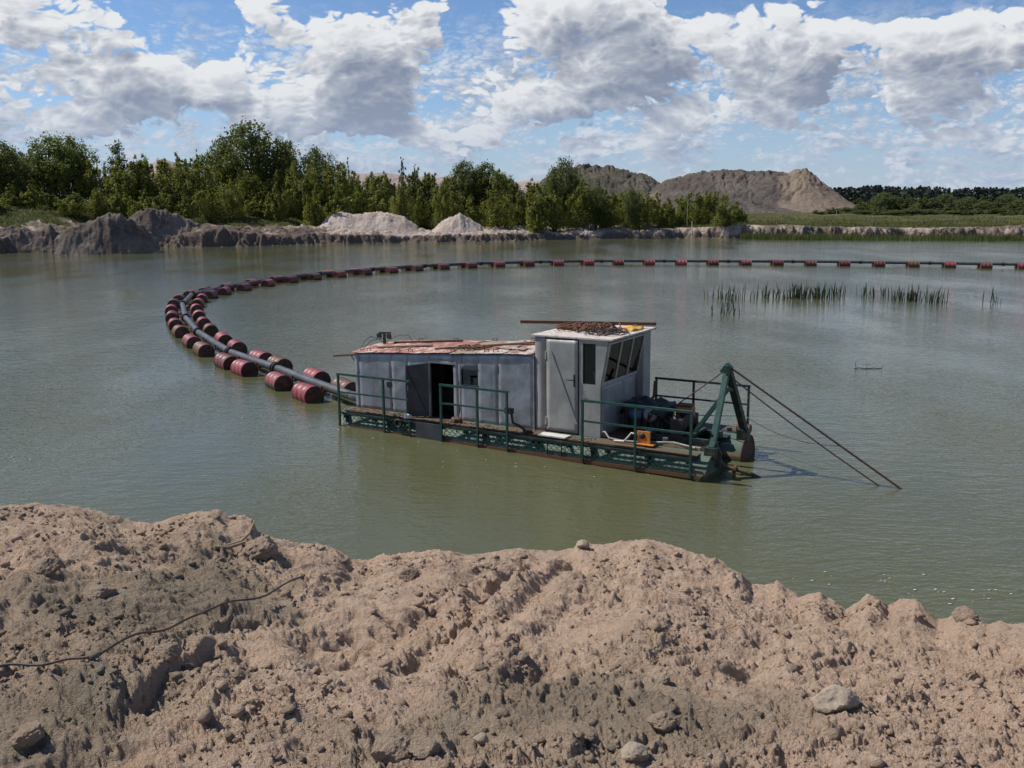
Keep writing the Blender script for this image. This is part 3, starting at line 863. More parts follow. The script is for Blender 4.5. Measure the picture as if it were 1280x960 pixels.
heap('spoil_heap', 790, 1075, 380, [(790, 262), (815, 240), (835, 226), (860, 219), (880, 214), (905, 213), (930, 214), (960, 214), (985, 217), (990, 213), (1005, 212), (1016, 220), (1030, 232), (1050, 247), (1075, 264)], 60, M['heap'], 306,
     'large flat-topped brown spoil heap behind the lake on the right', 'spoil heap', pale=[(790, .5), (830, .45), (880, .0), (950, .1), (975, .55), (1010, .7), (1075, .8)], rough=.025, gully=.20, nx=260, ny=140)
heap('spoil_heap', 640, 850, 470, [(640, 262), (680, 226), (700, 212), (730, 206), (750, 208), (775, 213), (800, 216), (818, 225), (835, 240), (850, 262)], 70, M['heap'], 307,
     'overgrown dark spoil heap behind the trees in the middle', 'spoil heap', grass=.48, rough=.04, gully=.3, nx=200, ny=120)
heap('spoil_heap', 800, 1000, 300, [(800, 262), (820, 250), (860, 246), (900, 250), (940, 252), (960, 257), (1000, 265)], 22, M['heap'], 308,
     'low dark apron of spoil at the foot of the big heap', 'spoil heap', rough=.10, gully=.3, nx=160)
heap('spoil_heap', 130, 290, 520, [(130, 255), (180, 212), (205, 199), (225, 206), (290, 250)], 60, M['heap_far'], 309, 'distant pinkish spoil heap showing over the left trees', 'spoil heap', rough=.03)
heap('spoil_heap', 400, 700, 560, [(400, 256), (440, 219), (475, 217), (540, 224), (575, 220), (640, 229), (675, 226), (700, 252)], 60, M['heap_far'], 310, 'distant long pinkish spoil ridge glimpsed between the middle trees', 'spoil heap', rough=.03)
# ================================================================ plants
def leaf_cards(C, RAD, N, size, seed, up=.35, long=1.0, tint=None, zs=1.0):
    """many leaf-sized quads in soft clumps; C clump centres, RAD clump radii"""
    g = np.random.default_rng(seed); n = len(C)
    idx = np.repeat(np.arange(n), N); k = len(idx)
    d = g.normal(size=(k, 3)); d /= np.linalg.norm(d, axis=1)[:, None]
    P = C[idx] + d * np.array([1, 1, zs]) * (RAD[idx] * g.random(k) ** .45 * g.uniform(.6, 1.5, k))[:, None]
    nn = g.normal(size=(k, 3)) * .8 + d * .6 + np.array([0, 0, up]); nn /= np.linalg.norm(nn, axis=1)[:, None]
    t = np.cross(nn, g.normal(size=(k, 3))); t /= np.linalg.norm(t, axis=1)[:, None]; b = np.cross(nn, t)
    sz = size * g.uniform(.6, 1.35, k)[:, None]
    V = np.stack([P - t * sz * .5 * long, P + b * sz * .42, P + t * sz * .5 * long, P - b * sz * .42], 1).reshape(-1, 3)
    F = np.arange(4 * k).reshape(-1, 4)
    tn = g.uniform(0, 1, n) if tint is None else tint
    T_ = np.clip(tn[idx] + g.uniform(-.25, .25, k), 0, 1)
    return V, F, np.repeat(T_, 4)
def plant_kind(kind, seed):
    """unit-high plant: limbs and crown meshes"""
    g = np.random.default_rng(seed); C = []; RD = []; mb = MB()
    if kind in ('poplar', 'bush', 'sapling'):
        ns = {'poplar': 8, 'bush': 11, 'sapling': 3}[kind]
        for s in range(ns):
            a = g.random() * 6.28; sp = g.uniform(.02, .30 if kind == 'poplar' else .46 if kind == 'bush' else .10) * (0 if (s == 0) else 1); top = g.uniform(.62, .98) if s else 1.0
            if kind == 'bush': top *= g.uniform(.65, 1.0) if s else 1
            b0 = Vector((math.cos(a) * .03, math.sin(a) * .03, 0)); e = Vector((math.cos(a) * sp, math.sin(a) * sp, top))
            pth = [b0, b0.lerp(e, .4) + Vector((math.cos(a), math.sin(a), 0)) * sp * .15, b0.lerp(e, .75) + Vector((math.cos(a), math.sin(a), 0)) * sp * .12, e]
            mb.tube(pth, [.014, .011, .007, .002], 5)
            for f in np.arange(.12 if kind != 'sapling' else .35, 1.0, .052):
                i = min(int(f * 3), 2); p = pth[i].lerp(pth[i + 1], f * 3 - i)
                w = {'poplar': .125, 'bush': .15, 'sapling': .045}[kind] * (1.10 - .95 * f)
                C.append(np.array(p) + g.normal(size=3) * np.array([w, w, .02])); RD.append(w * g.uniform(.6, 1.1))
        N = {'poplar': 48, 'bush': 48, 'sapling': 40}[kind]; size = {'poplar': .024, 'bush': .038, 'sapling': .018}[kind]; up = .3
    else:
        th = {'round': .30, 'dense': .22, 'spire': .12}[kind]
        mb.tube([(0, 0, 0), (.008, .004, th), (-.006, .008, .6), (0, 0, .9)], [.026, .021, .012, .003], 8)
        def inside():
            while True:
                p = g.uniform(-1, 1, 3)
                if kind == 'spire':
                    f = (p[2] + 1) / 2
                    if math.hypot(p[0], p[1]) < (1 - f) ** .8 * .95 + .05: return np.array([p[0] * .24, p[1] * .24, .14 + .86 * f])
                else:
                    q = np.linalg.norm(p)
                    if .35 < q < 1: 
                        zc, zr = (.63, .37) if kind == 'round' else (.57, .43)
                        wob = 1 + .30 * math.sin(3 * math.atan2(p[1], p[0]) + seed) * (1 - abs(p[2])) + .20 * math.sin(5 * p[2] + seed * 2)
                        return np.array([p[0] * .36 * wob, p[1] * .36 * wob, zc + zr * p[2]])
        nC = {'round': 170, 'dense': 220, 'spire': 130}[kind]
        for s in range(nC):
            c = inside(); C.append(c); RD.append(g.uniform(.05, .10) * (1.0 if kind != 'spire' else .7))
            if s % 9 == 0:
                z0 = th * .8 + (c[2] - th) * .35
                mb.tube([(0, 0, max(z0, .1)), (c[0] * .5, c[1] * .5, (z0 + c[2]) / 2 + .02), tuple(c)], [.010, .007, .002], 4, caps=False)
        N = 46; size = .025 if kind != 'spire' else .022; up = .4
    C = np.array(C); RD = np.array(RD)
    hgt = C[:, 2]
    tint = np.clip(g.uniform(0, 1, len(C)), 0, 1)
    return mb, leaf_cards(C, RD, N, size, seed + 50, up, 1.2, tint, 1.9 if kind in ('poplar', 'sapling') else 1.1)
PLANTS = {}
for kd, mt, nv in (('poplar', 'leaf_young', 4), ('bush', 'leaf_young', 3), ('sapling', 'leaf_mid', 2), ('round', 'leaf_mid', 2), ('dense', 'leaf_dark', 3), ('spire', 'leaf_dark', 2)):
    for i in range(nv):
        mb, (V, F, tn) = plant_kind(kd, 11 * i + len(kd) * 5)
        PLANTS.setdefault(kd, []).append((mb.mesh('trunk', M['bark']), mesh_np('crown', V, F, [M[mt]], False, {'tint': tn})))
FARBUSH = [mesh_np('crown', me.vertices and np.array([v.co[:] for v in me.vertices]), np.array([p.vertices[:] for p in me.polygons]), [M['leaf_far']], False,
                   {'tint': np.array([d.value for d in me.attributes['tint'].data])}) for _, me in PLANTS['bush'][:2] + PLANTS['dense'][:1]]
SKYL = [(-200, 185), (0, 182), (20, 188), (45, 190), (120, 197), (185, 197), (215, 190), (240, 187), (262, 196), (290, 205), (370, 207), (385, 203), (415, 205), (470, 213), (530, 215), (560, 219), (630, 218), (655, 226), (690, 222), (720, 224), (745, 231), (780, 236), (820, 240), (850, 243), (890, 240), (925, 256)]
TREES = [(318, 156, 92, 'dense', 158), (68, 169, 66, 'round', 156), (98, 172, 50, 'round', 158), (154, 173, 46, 'spire', 154), (399, 185, 52, 'dense', 160), (582, 203, 46, 'dense', 158), (608, 205, 50, 'dense', 160),
         (704, 199, 46, 'dense', 152), (8, 179, 56, 'dense', 152), (437, 196, 16, 'sapling', 158), (503, 196, 18, 'sapling', 160), (520, 205, 12, 'sapling', 161), (250, 186, 12, 'sapling', 163), (360, 176, 40, 'dense', 160), (280, 176, 44, 'dense', 160),
         (679, 240, 26, 'dense', 147), (790, 238, 24, 'dense', 148), (745, 234, 30, 'dense', 150), (690, 222, 36, 'round', 156), (630, 217, 40, 'round', 160)]
rt = random.Random(5)
u = -130.0
while u < 725:
    vt = np.interp(u, [p[0] for p in SKYL], [p[1] for p in SKYL]) + rt.uniform(-6, 12)
    TREES.append((u, vt, rt.uniform(34, 50), 'poplar', rt.uniform(150, 164))); u += rt.uniform(15, 22)
u = -120.0
while u < 735:
    TREES.append((u, rt.uniform(222, 244), rt.uniform(30, 46), rt.choice(['bush', 'bush', 'poplar']), rt.uniform(141, 149))); u += rt.uniform(22, 32)
u = 735.0
while u < 925:
    vt = np.interp(u, [p[0] for p in SKYL], [p[1] for p in SKYL]) + rt.uniform(-3, 6)
    TREES.append((u, vt, rt.uniform(26, 38), rt.choice(['poplar', 'bush', 'poplar']), rt.uniform(150, 172))); u += rt.uniform(10, 16)
for (uu, vt) in ((758, 252), (800, 256), (840, 258), (880, 258), (905, 260), (925, 262)):
    TREES.append((uu, vt, 30, 'bush', 150 + rt.uniform(0, 14)))
TREES.sort()
LAB = {'poplar': ('young_tree', 'tree', 'bushy yellow-green young tree, {} from the left in the far tree belt', 'young trees along the far bank'),
       'bush': ('bush', 'bush', 'low leafy green bush, {} from the left at the foot of the far tree belt', 'bushes along the far bank'),
       'sapling': ('slender_tree', 'tree', 'thin sparse tree sticking above the belt, {} slender one from the left', 'slender trees in the far belt'),
       'round': ('round_tree', 'tree', 'round-crowned mid-green tree, {} of that shape from the left in the far belt', 'round trees in the far belt'),
       'dense': ('dark_leafy_tree', 'tree', 'dense dark green tree, {} dark one from the left in the far belt', 'dark trees in the far belt'),
       'spire': ('pointed_tree', 'tree', 'dark pointed tree rising above the belt at left', 'pointed trees in the far belt')}
cnt = {}
UW = {'poplar': .62, 'bush': .95, 'sapling': .26, 'round': .80, 'dense': .80, 'spire': .50}
def put_plant(u, vt, wpx, r, meshes, uw, name, label, cat, group, spin, zoff=0.0):
    x, y = pol(u, r); z0 = land_z(x, y) - .15 + zoff
    H_ = max(at_r(u, vt, r).z - z0, 1.0)
    root = empty(name, (x, y, z0), (0, 0, spin)); tag(root, label, cat, group)
    sxy = wpx / FPX * r / uw
    for nm, me in meshes:
        o = bpy.data.objects.new(nm, me); link(o, root); o.scale = (sxy, sxy, H_)
    return root
for (u, vt, wpx, kd, r) in TREES:
    cnt[kd] = cnt.get(kd, 0) + 1
    nm, cat, lab, grp = LAB[kd]
    t_, c_ = PLANTS[kd][(cnt[kd] * 7 + int(abs(u))) % len(PLANTS[kd])]
    if (u, vt) == (318, 156): lb = 'tallest and widest dark green tree of the far belt'
    else: lb = lab.format(ordw(cnt[kd]))
    put_plant(u, vt, wpx, r, [('trunk', t_), ('crown', c_)], UW[kd], nm, lb, cat, grp, rt.uniform(0, 6.28))
FB = [(1130, 239, 62, 300), (1108, 244, 46, 310), (1158, 247, 44, 300), (1086, 250, 30, 320), (1192, 249, 42, 330), (1216, 243, 40, 420), (1250, 248, 50, 330), (1278, 250, 44, 320), (1064, 255, 34, 300), (1176, 256, 40, 270),
      (1232, 257, 46, 280), (1104, 258, 60, 260), (1140, 260, 50, 250), (1270, 259, 40, 262), (1072, 247, 26, 420), (1200, 260, 36, 262), (1310, 250, 50, 320), (1350, 248, 50, 330), (1040, 259, 30, 290), (1020, 262, 26, 270), (1258, 243, 30, 430), (1180, 243, 30, 440)]
FB2 = []
for (u, vt, w, r) in FB:
    n_ = 1 if w < 34 else 2 if w < 50 else 3
    for k in range(n_):
        FB2.append((u + (k - (n_ - 1) / 2) * w * .42, vt + (0 if k == n_ // 2 else rt.uniform(1, 5)), w * (.85 if n_ == 1 else .62 if n_ == 2 else .5), r + rt.uniform(-6, 6)))
FB = sorted(FB2)
for i, (u, vt, w, r) in enumerate(FB):
    me = FARBUSH[i % 3]
    put_plant(u, vt, w, r, [('trunk', PLANTS['bush'][i % 2][0] if i % 3 < 2 else PLANTS['dense'][0][0]), ('crown', me)], .9 if i % 3 < 2 else .8, 'bush',
              'dull green bush on the plain right of the spoil heap, {} from the left'.format(ordw(i + 1)), 'bush', 'bushes on the right plain', rt.uniform(0, 6))
# distant pine wood, one mass
CC, RR = [], []; g = np.random.default_rng(3)
for k in range(1500):
    u = g.uniform(985, 1560); r = g.uniform(700, 820); x, y = pol(u, r); z0 = 2.0
    H_ = at_r(u, 236.0 + g.uniform(-1.5, 6.0) + 1.2 * math.sin(u / 37) + math.sin(u / 11), r).z - z0
    for f in np.linspace(.12, 1, 9):
        CC.append((x + g.normal() * .5, y + g.normal() * .5, z0 + H_ * f)); RR.append(2.1 * (1.2 - .95 * f))
V, F, tn = leaf_cards(np.array(CC), np.array(RR), 6, 1.9, 4, .2, 1.0)
wood = link(bpy.data.objects.new('pine_wood', mesh_np('pine_wood', V, F, [M['leaf_pine']], False, {'tint': tn})))
tag(wood, 'far dark pine wood along the horizon at right', 'wood', kind='stuff')
# grass tufts on the far bank and reeds along the right shore
def blades(P, h, w, seed, lean=.25):
    g = np.random.default_rng(seed); k = len(P)
    a = g.random(k) * 6.28; t = np.stack([np.cos(a), np.sin(a), np.zeros(k)], -1)
    l = np.stack([g.normal(size=k) * lean, g.normal(size=k) * lean, np.ones(k)], -1) * h[:, None]
    V = np.stack([P - t * w[:, None], P + t * w[:, None], P + l * .6 + t * w[:, None] * .7, P + l + l * np.array([.15, .15, 0])], 1).reshape(-1, 3)
    return V, np.arange(4 * k).reshape(-1, 4), np.repeat(np.clip(g.random(k), 0, 1), 4)
P = []; g = np.random.default_rng(12)
n_ = 46000
us = g.uniform(-60, 1340, n_); tt = np.where(us > 800, g.exponential(16, n_) + 1.5, g.uniform(7, 36, n_))
dd = np.array([ray(u, 275) for u in us]); az = np.arctan2(dd[:, 0], dd[:, 1]); S_ = np.interp(az, _sh[:, 0], _sh[:, 1]); rr = S_ + tt
xx = rr * np.sin(az); yy = rr * np.cos(az); zz_, gg_, _ = land(az, rr, xx, yy)
ok = gg_ > .5
V, F, tn = blades(np.stack([xx, yy, zz_ - .03], -1)[ok], g.uniform(.18, .55, ok.sum()), g.uniform(.02, .06, ok.sum()), 13, .4)
tag(link(bpy.data.objects.new('grass', mesh_np('grass', V, F, [M['grass']], False, {'tint': tn}))), 'rough grass on the far bank', 'grass', kind='stuff')
n_ = 11000
us = np.clip(g.uniform(925, 1360, n_), 925, 1360); tt = -np.abs(g.normal(0, 2.6, n_)) * np.interp(us, [925, 1000, 1100, 1360], [.3, .8, 1, 1]) + .8
dd = np.array([ray(u, 298) for u in us]); az = np.arctan2(dd[:, 0], dd[:, 1]); S_ = np.interp(az, _sh[:, 0], _sh[:, 1]); rr = S_ + tt - 1.0
xx = rr * np.sin(az); yy = rr * np.cos(az)
keep = fbm(xx * .25, yy * .25, 3, 77) > -.22
V, F, tn = blades(np.stack([xx, yy, np.full(n_, -.05)], -1)[keep], g.uniform(.5, 1.25, keep.sum()), g.uniform(.02, .045, keep.sum()), 14, .12)
tag(link(bpy.data.objects.new('shore_reeds', mesh_np('shore_reeds', V, F, [M['reed']], False, {'tint': tn}))), 'green reeds lining the far shore at right', 'reeds', kind='stuff')
# clumps of reeds standing in open water
CL = [(912, 374, 46, 26, 'sparse reed clump, leftmost in the open water'), (908, 393, 34, 14, 'few reed stalks standing nearer in front of the leftmost clump'), (952, 372, 26, 10, 'thin line of reeds between the leftmost and the largest clump'),
      (1003, 373, 74, 110, 'largest and densest reed clump in the open water'), (1044, 371, 26, 10, 'thin reeds trailing right of the largest clump'), (1086, 372, 26, 14, 'small reed clump midway between the two dense ones'),
      (1106, 371, 8, 7, 'two or three lone reed stalks in open water'), (1136, 376, 34, 44, 'dense reed clump, rightmost of the thick ones'), (1164, 378, 22, 24, 'reed clump just right of the rightmost thick one'),
      (1238, 378, 20, 7, 'faint single reed stalks at far right in the water')]
BL = []
for k in range(6):
    h_ = .45 + .1 * k; l_ = .05 * math.sin(k * 2.1)
    BL.append(MB().add([(-.022, 0, -.1), (.022, 0, -.1), (.020 + l_, .004, h_ * .6), (-.020 + l_, .004, h_ * .6), (l_ * 2.2, .0, h_), (0, .012, -.1), (l_, .016, h_ * .6)],
                       [(0, 1, 2, 3), (3, 2, 4), (1, 5, 6, 2), (5, 0, 3, 6), (2, 6, 4), (6, 3, 4)]).mesh('reed_blade', M['reed']))
for i, (u, v, wpx, n, lab) in enumerate(CL):
    c = at(u, v); wm_ = wpx / FPX * math.hypot(c.x, c.y); n = int(n * 1.3)
    root = empty('reed_clump', c); tag(root, lab, 'reeds', 'reed clumps in the open water')
    for k in range(n):
        o = link(bpy.data.objects.new('reed_blade', BL[int(g.integers(0, 6))]), root)
        o.location = (float(np.clip(g.normal(0, .3), -.6, .6)) * wm_, g.normal(0, .5), 0); s_ = g.uniform(.75, 1.25)
        o.scale = (s_, s_, s_ * (1 if n > 20 else .85)); o.rotation_euler = (g.normal() * .1, g.normal() * .1, g.uniform(-.8, .8))
# marker posts and thin poles by the trees
for (u, vt, vb, r, w, mt, nm, lab) in [(859, 248, 272, 158, .10, 'concrete', 'pole', 'thin pale pole among the bushes right of the tree belt'), (845, 254, 270, 160, .07, 'concrete', 'pole', 'shorter thin pole left of the pale pole by the bushes'),
                                       (865, 277, 284, 144, .14, 'white_plastic', 'marker_post', 'short white marker post on the grassy bank edge'), (380, 222, 262, 147, .07, 'wood', 'pole', 'thin wooden pole in front of the left trees'),
                                       (640, 243, 264, 147, .06, 'wood', 'pole', 'thin wooden pole in front of the middle trees'), (1045, 262, 268, 220, .12, 'concrete', 'marker_post', 'small pale post on the plain beside the spoil heap')]:
    x, y = pol(u, r); z0 = land_z(x, y) - .2; z1 = at_r(u, vt, r).z
    o = MB().tube([(0, 0, 0), (0, 0, (z1 - z0) * .6), (.03, 0, max(z1 - z0, .8))], [w / 2, w / 2.3, w / 3], 8).build(nm, M[mt]); o.location = (x, y, z0); tag(o, lab, 'pole' if nm == 'pole' else 'post')

# ================================================================ the dredger
# near side of its hull at the waterline, as read off the photograph
HA = at(428, 531); HB = at(865, 600)
HD = (HB - HA).normalized(); YAW = math.atan2(HD.y, HD.x); TRIM = .012
dredger = empty('suction_dredger', HA, (0, -TRIM, YAW))
tag(dredger, 'small grey suction dredger with green railings floating on twin pontoons', 'dredger')
DM = Matrix.Translation(HA) @ Euler((0, -TRIM, YAW)).to_matrix().to_4x4()
def dl(u, v, b):
    """point on the dredger's lengthwise plane b seen at photo place (u, v), in dredger coordinates"""
    inv = DM.inverted(); o = inv @ Vector((0, 0, CAM_H)); d = inv.to_3x3() @ Vector(ray(u, v))
    return o + d * ((b - o.y) / d.y)
def dz_(u, v, z):
    inv = DM.inverted(); o = inv @ Vector((0, 0, CAM_H)); d = inv.to_3x3() @ Vector(ray(u, v))
    return o + d * ((z - o.z) / d.z)
def aboard(o):
    o.location = HA; o.rotation_euler = (0, -TRIM, YAW); return o
rd = random.Random(21)
DK = .37
# ---- pontoons
for (y0, a0, a1) in ((.46, -.12, 9.50), (2.30, .05, 9.62)):
    r = .47; zc = -.10
    pn = MB().lathe([(0, r), (.0, r), (a1 - a0, r)], (a0, y0, zc), (1, 0, 0), 40).build('pontoon', M['pontoon'], dredger)
    for aa in (a0, a1):
        s = 1 if aa == a1 else -1
        MB().lathe([(0, r + .012), (.03 * s, r + .012), (.03 * s, r - .02), (.015 * s, r - .03), (.03 * s, .3), (.045 * s, .0)], (aa, y0, zc), (1, 0, 0), 40).build('end_cap', M['pontoon'] if y0 < 1 else M['rusty'], pn)
    for k in range(1, 6):
        MB().lathe([(0, r), (0, r + .006), (.02, r + .006), (.02, r)], (a0 + (a1 - a0) * k / 6, y0, zc), (1, 0, 0), 40).build('weld_seam', M['pontoon'], pn)
# ---- deck
fr = MB()
for y in (.18, .52, 1.27, 2.30, 3.02): fr.box(0 if y > .1 else -.05, 9.25, y - .03, y + .03, .27, .335)
for k in range(11): fr.box(.05 + k * .905, .09 + k * .905, -.006, 3.046, .205, .27)
fr.build('deck_frame', M['teal_dark'], dredger)
for k in range(8):
    a0 = k * 1.16; zt = DK - .006 * (k % 2)
    MB().box(a0 + .005, a0 + 1.155, .11, .53, .336, zt).build('walkway_plate', M['walk'], dredger)
    MB().box(a0 + .005, a0 + 1.155, 2.62, 3.06, .336, zt).build('walkway_plate', M['walk'], dredger)
for k in range(4):
    a0 = 6.86 + k * .605
    for (y0, y1) in ((.535, 1.25), (1.255, 1.93), (1.935, 2.615)):
        if (k, y0) in ((2, 1.255), (3, 1.255)): continue
        MB().box(a0, a0 + .60, y0, y1, .337, .362).build('deck_plate', M['rusty'] if (k + int(y0 * 3)) % 2 else M['dark'], dredger)
MB().box(.0, 6.9, .54, 2.6, .30, .35).build('floor', M['dark'], dredger)
# ---- expanded-metal screens between the posts, and the strip along the water
def screen(a0, a1, y, z0, z1, cw=.15):
    mb = MB(); nr = 4; dz = (z1 - z0) / nr; n = max(int(round((a1 - a0) / cw)), 1); cw = (a1 - a0) / n
    for i in range(nr):
        for j in range(2 * n):
            up = (j + i) % 2 == 0
            xa = a0 + j * cw / 2; xb = xa + cw / 2; za = z0 + dz * (i + (.12 if up else .88)); zb = z0 + dz * (i + (.88 if up else .12))
            mb.bar((xa, y, za), (xb, y, zb), .014, .006, up=(0, 1, 0))
    for z in (z0, z1): mb.bar((a0, y, z), (a1, y, z), .02)
    return mb
for (a0, a1) in ((.06, 1.40), (1.46, 2.16), (3.16, 4.10), (4.16, 4.90), (4.96, 6.76), (6.84, 7.99), (8.05, 9.18)):
    screen(a0, a1, -.035, .035, .30).build('mesh_screen', M['teal'], dredger)
MB().box(.0, 9.22, -.06, -.02, -.07, .008).build('rubbing_strip', M['rusty'], dredger)
MB().box(2.36, 3.12, -.075, -.04, -.05, .345).build('side_plate', M['door_dark'], dredger)
MB().box(-.02, 9.24, -.05, -.022, .310, .345).build('edge_beam', M['teal_dark'], dredger)
for a in (.1, 1.42, 1.62, 4.2, 5.62, 6.95, 8.25):
    MB().poly_extrude([(a, -.03, .30), (a, .16, .30), (a, .10, -.02), (a, .04, .02)], (.05, 0, 0)).build('bracket', M['dark'], dredger)
for a in (5.9, 6.25, 6.72):
    MB().tube([(a, -.03, .34), (a + .04, -.07, .2), (a + .02, -.05, .02)], .013, 6).build('hanging_strap', M['dark'], dredger)
# ---- railings
def railing(posts, y, top, mid, zb, mat, x_end=None, tilt=0.0, w=.048):
    r_ = MB().bar((posts[0] - .03, y, top), ((x_end or posts[-1]) + .03, y, top + tilt), w + .008, w).build('railing', mat, dredger)
    MB().bar((posts[0] + .02, y, mid), ((x_end or posts[-1]) - .02, y, mid + tilt), w * .8, w * .8).build('mid_rail', mat, r_)
    for i, p in enumerate(posts):
        MB().bar((p, y, zb), (p, y, top - w / 2 + tilt * i / max(len(posts) - 1, 1)), w, w * .95).build('post', mat, r_)
    return r_
railing([0, 1.42], -.085, 1.31, .86, -.04, M['teal'], 2.2)
MB().bar((2.2, -.085, -.04), (2.2, -.085, .36), .045).build('post', M['teal_dark'], dredger)
railing([3.12, 4.13, 4.92], -.085, 1.31, .88, -.04, M['teal'])
railing([6.80, 8.02, 9.22], -.085, 1.30, .86, -.04, M['teal'])
railing([7.15, 8.08, 9.38], 3.04, 1.32, .90, .28, M['teal_dark'])
railing([.02, 1.5, 3.0, 4.5], 3.04, 1.28, .85, .28, M['teal_dark'])
# ---- sheet-metal walls
def sheet(name, rects, plane, mat, parent, seed, dent=.014, thick=.02, axis='y', step=.09):
    """dented sheet made of rectangles (p0, p1, z0, z1 or function of p); axis 'y': p runs along the hull, 'x': across"""
    vs, fs = [], []
    for (p0, p1, z0, z1) in rects:
        f1 = z1 if callable(z1) else (lambda p, z1=z1: z1)
        n = max(2, int((p1 - p0) / step) + 1); m = max(2, int((f1((p0 + p1) / 2) - z0) / step) + 1)
        P, K = np.meshgrid(np.linspace(p0, p1, n), np.linspace(0, 1, m))
        ZT = np.array([[f1(p) for p in row] for row in P]); ZZ = z0 + (ZT - z0) * K
        D = fbm(P * 1.9 + seed, ZZ * 2.3, 3, seed) * dent + gnoise(P * 7 + seed, ZZ * 5, seed + 3) * dent * .25
        b = len(vs)
        for a_, z_, d_ in zip(P.ravel(), ZZ.ravel(), D.ravel()):
            vs.append((a_, plane + d_, z_) if axis == 'y' else (plane + d_, a_, z_))
        fs += [tuple(b + i for i in f) for f in grid_faces(m, n).tolist()]
    me = bpy.data.meshes.new(name); me.from_pydata(vs, [], fs); me.polygons.foreach_set('use_smooth', [True] * len(fs)); me.materials.append(mat)
    o = bpy.data.objects.new(name, me); so = o.modifiers.new('thickness', 'SOLIDIFY'); so.thickness = thick; so.offset = 1 if axis == 'y' else 0
    return link(o, parent)
def htop(a): return 1.75 + max(a, 0) / 5.3 * .33
HY = .55
house = MB().box(.03, .07, HY + .05, 2.55, .36, 1.72).build('engine_house', M['house'], dredger)
for i, rects in enumerate([[(.03, .165, .36, htop)], [(.175, 1.195, .36, htop)], [(1.205, 1.70, .36, htop)], [(1.71, 2.36, .36, htop), (2.36, 3.06, 1.69, htop), (3.06, 3.20, .36, htop)],
                           [(3.205, 3.28, .36, htop), (3.28, 3.76, 1.61, htop), (3.28, 3.76, .36, 1.22), (3.76, 4.305, .36, htop)], [(4.315, 5.235, .36, htop)]]):
    sheet('wall_panel', rects, HY, M['house'], house, 3 + i * 2)
for a in (.170, 1.20, 1.705, 4.31):
    MB().box(a - .008, a + .008, HY + .012, HY + .03, .36, htop(a) - .01).build('seam', M['seam'], house)
MB().bar((5.265, HY - .01, .36), (5.265, HY - .01, htop(5.26)), .07, .03).build('corner_post', M['house'], house)
sheet('far_wall', [(.05, 5.28, .36, htop)], 2.6, M['house'], house, 31)
MB().box(.08, 5.25, 2.5, 2.53, .36, 1.7).build('lining', M['dark'], house)
dfm = MB()
dfm.bar((2.36, HY - .012, .36), (2.36, HY - .012, 1.70), .05, .05); dfm.bar((3.07, HY + .0, .36), (3.07, HY + .0, 1.70), .02, .03); dfm.bar((2.33, HY - .012, 1.705), (3.09, HY - .012, 1.705), .05, .04)
dfm.build('door_frame', M['house'], house)
leaf = MB().poly_extrude([(2.345, HY - .04, .38), (1.90, HY - .34, .38), (1.90, HY - .34, 1.62), (2.345, HY - .04, 1.68)], (.012, -.028, 0)).build('open_door', M['door_dark'], house)
MB().bar((2.33, HY - .085, .42), (1.93, HY - .36, 1.55), .02, .03).build('brace', M['dark'], leaf)
MB().bar((1.96, HY - .36, 1.02), (1.96, HY - .36, 1.14), .02, .02).build('handle', M['steel'], leaf)
wf = MB()
for (p, q) in (((3.26, 1.605), (3.78, 1.605)), ((3.26, 1.225), (3.78, 1.225)), ((3.275, 1.22), (3.275, 1.61)), ((3.765, 1.22), (3.765, 1.61))):
    wf.bar((p[0], HY - .008, p[1]), (q[0], HY - .008, q[1]), .025, .025)
win = wf.build('window', M['door_dark'], house)
MB().box(3.28, 3.76, HY + .012, HY + .018, 1.23, 1.60).build('pane', M['glass'], win)
ph = MB().lathe([(0, .085), (-.02, .085), (-.02, .06), (.0, .055)], (1.11, HY - .005, 1.04), (0, 1, 0), 24).build('porthole', M['dark'], house)
MB().lathe([(-.006, .075), (-.006, .0)], (1.11, HY - .022, 1.04), (0, 1, 0), 24).build('pane', M['rubber'], ph)
# ladder glimpsed inside the doorway and a dark engine block
eb = MB().box(1.2, 4.4, 1.2, 2.1, .36, 1.05).box(1.6, 2.2, 1.3, 2.0, 1.05, 1.35).box(2.9, 3.5, 1.3, 1.9, 1.05, 1.25).build('pump_engine', M['dark'], dredger, .03)
# roof sheets, crowned a little, in different states of paint
def roofz(a, b): return htop(a) + .015 + .07 * math.sin(math.pi * min(max((b - .5) / 2.15, 0), 1)) + .03 * (b - .5) / 2.1
rm = ['roof_red', 'roof_red', 'roof_red', 'roof_red', 'roof_green', 'roof_pale', 'roof_pale']
roof = MB().box(.0, 5.25, 1.5, 1.54, 1.70, 1.74).build('roof_beam', M['rusty'], house)
for k in range(7):
    a0 = -.05 + k * .757; a1 = min(a0 + .775, 5.24)
    A_, B_ = np.meshgrid(np.linspace(a0, a1, 9), np.linspace(HY - .065, 2.66, 22))
    ZZ = np.array([[roofz(a, b) for a, b in zip(r1, r2)] for r1, r2 in zip(A_, B_)]) + fbm(A_ * 2.2, B_ * 2.2, 3, 60 + k) * .028 + .006 * (k % 2)
    me = mesh_np('roof_sheet', np.stack([A_, B_, ZZ], -1).reshape(-1, 3), grid_faces(22, 9), [M[rm[k]]])
    o = bpy.data.objects.new('roof_sheet', me); so = o.modifiers.new('thickness', 'SOLIDIFY'); so.thickness = .012; so.offset = 1; link(o, house)
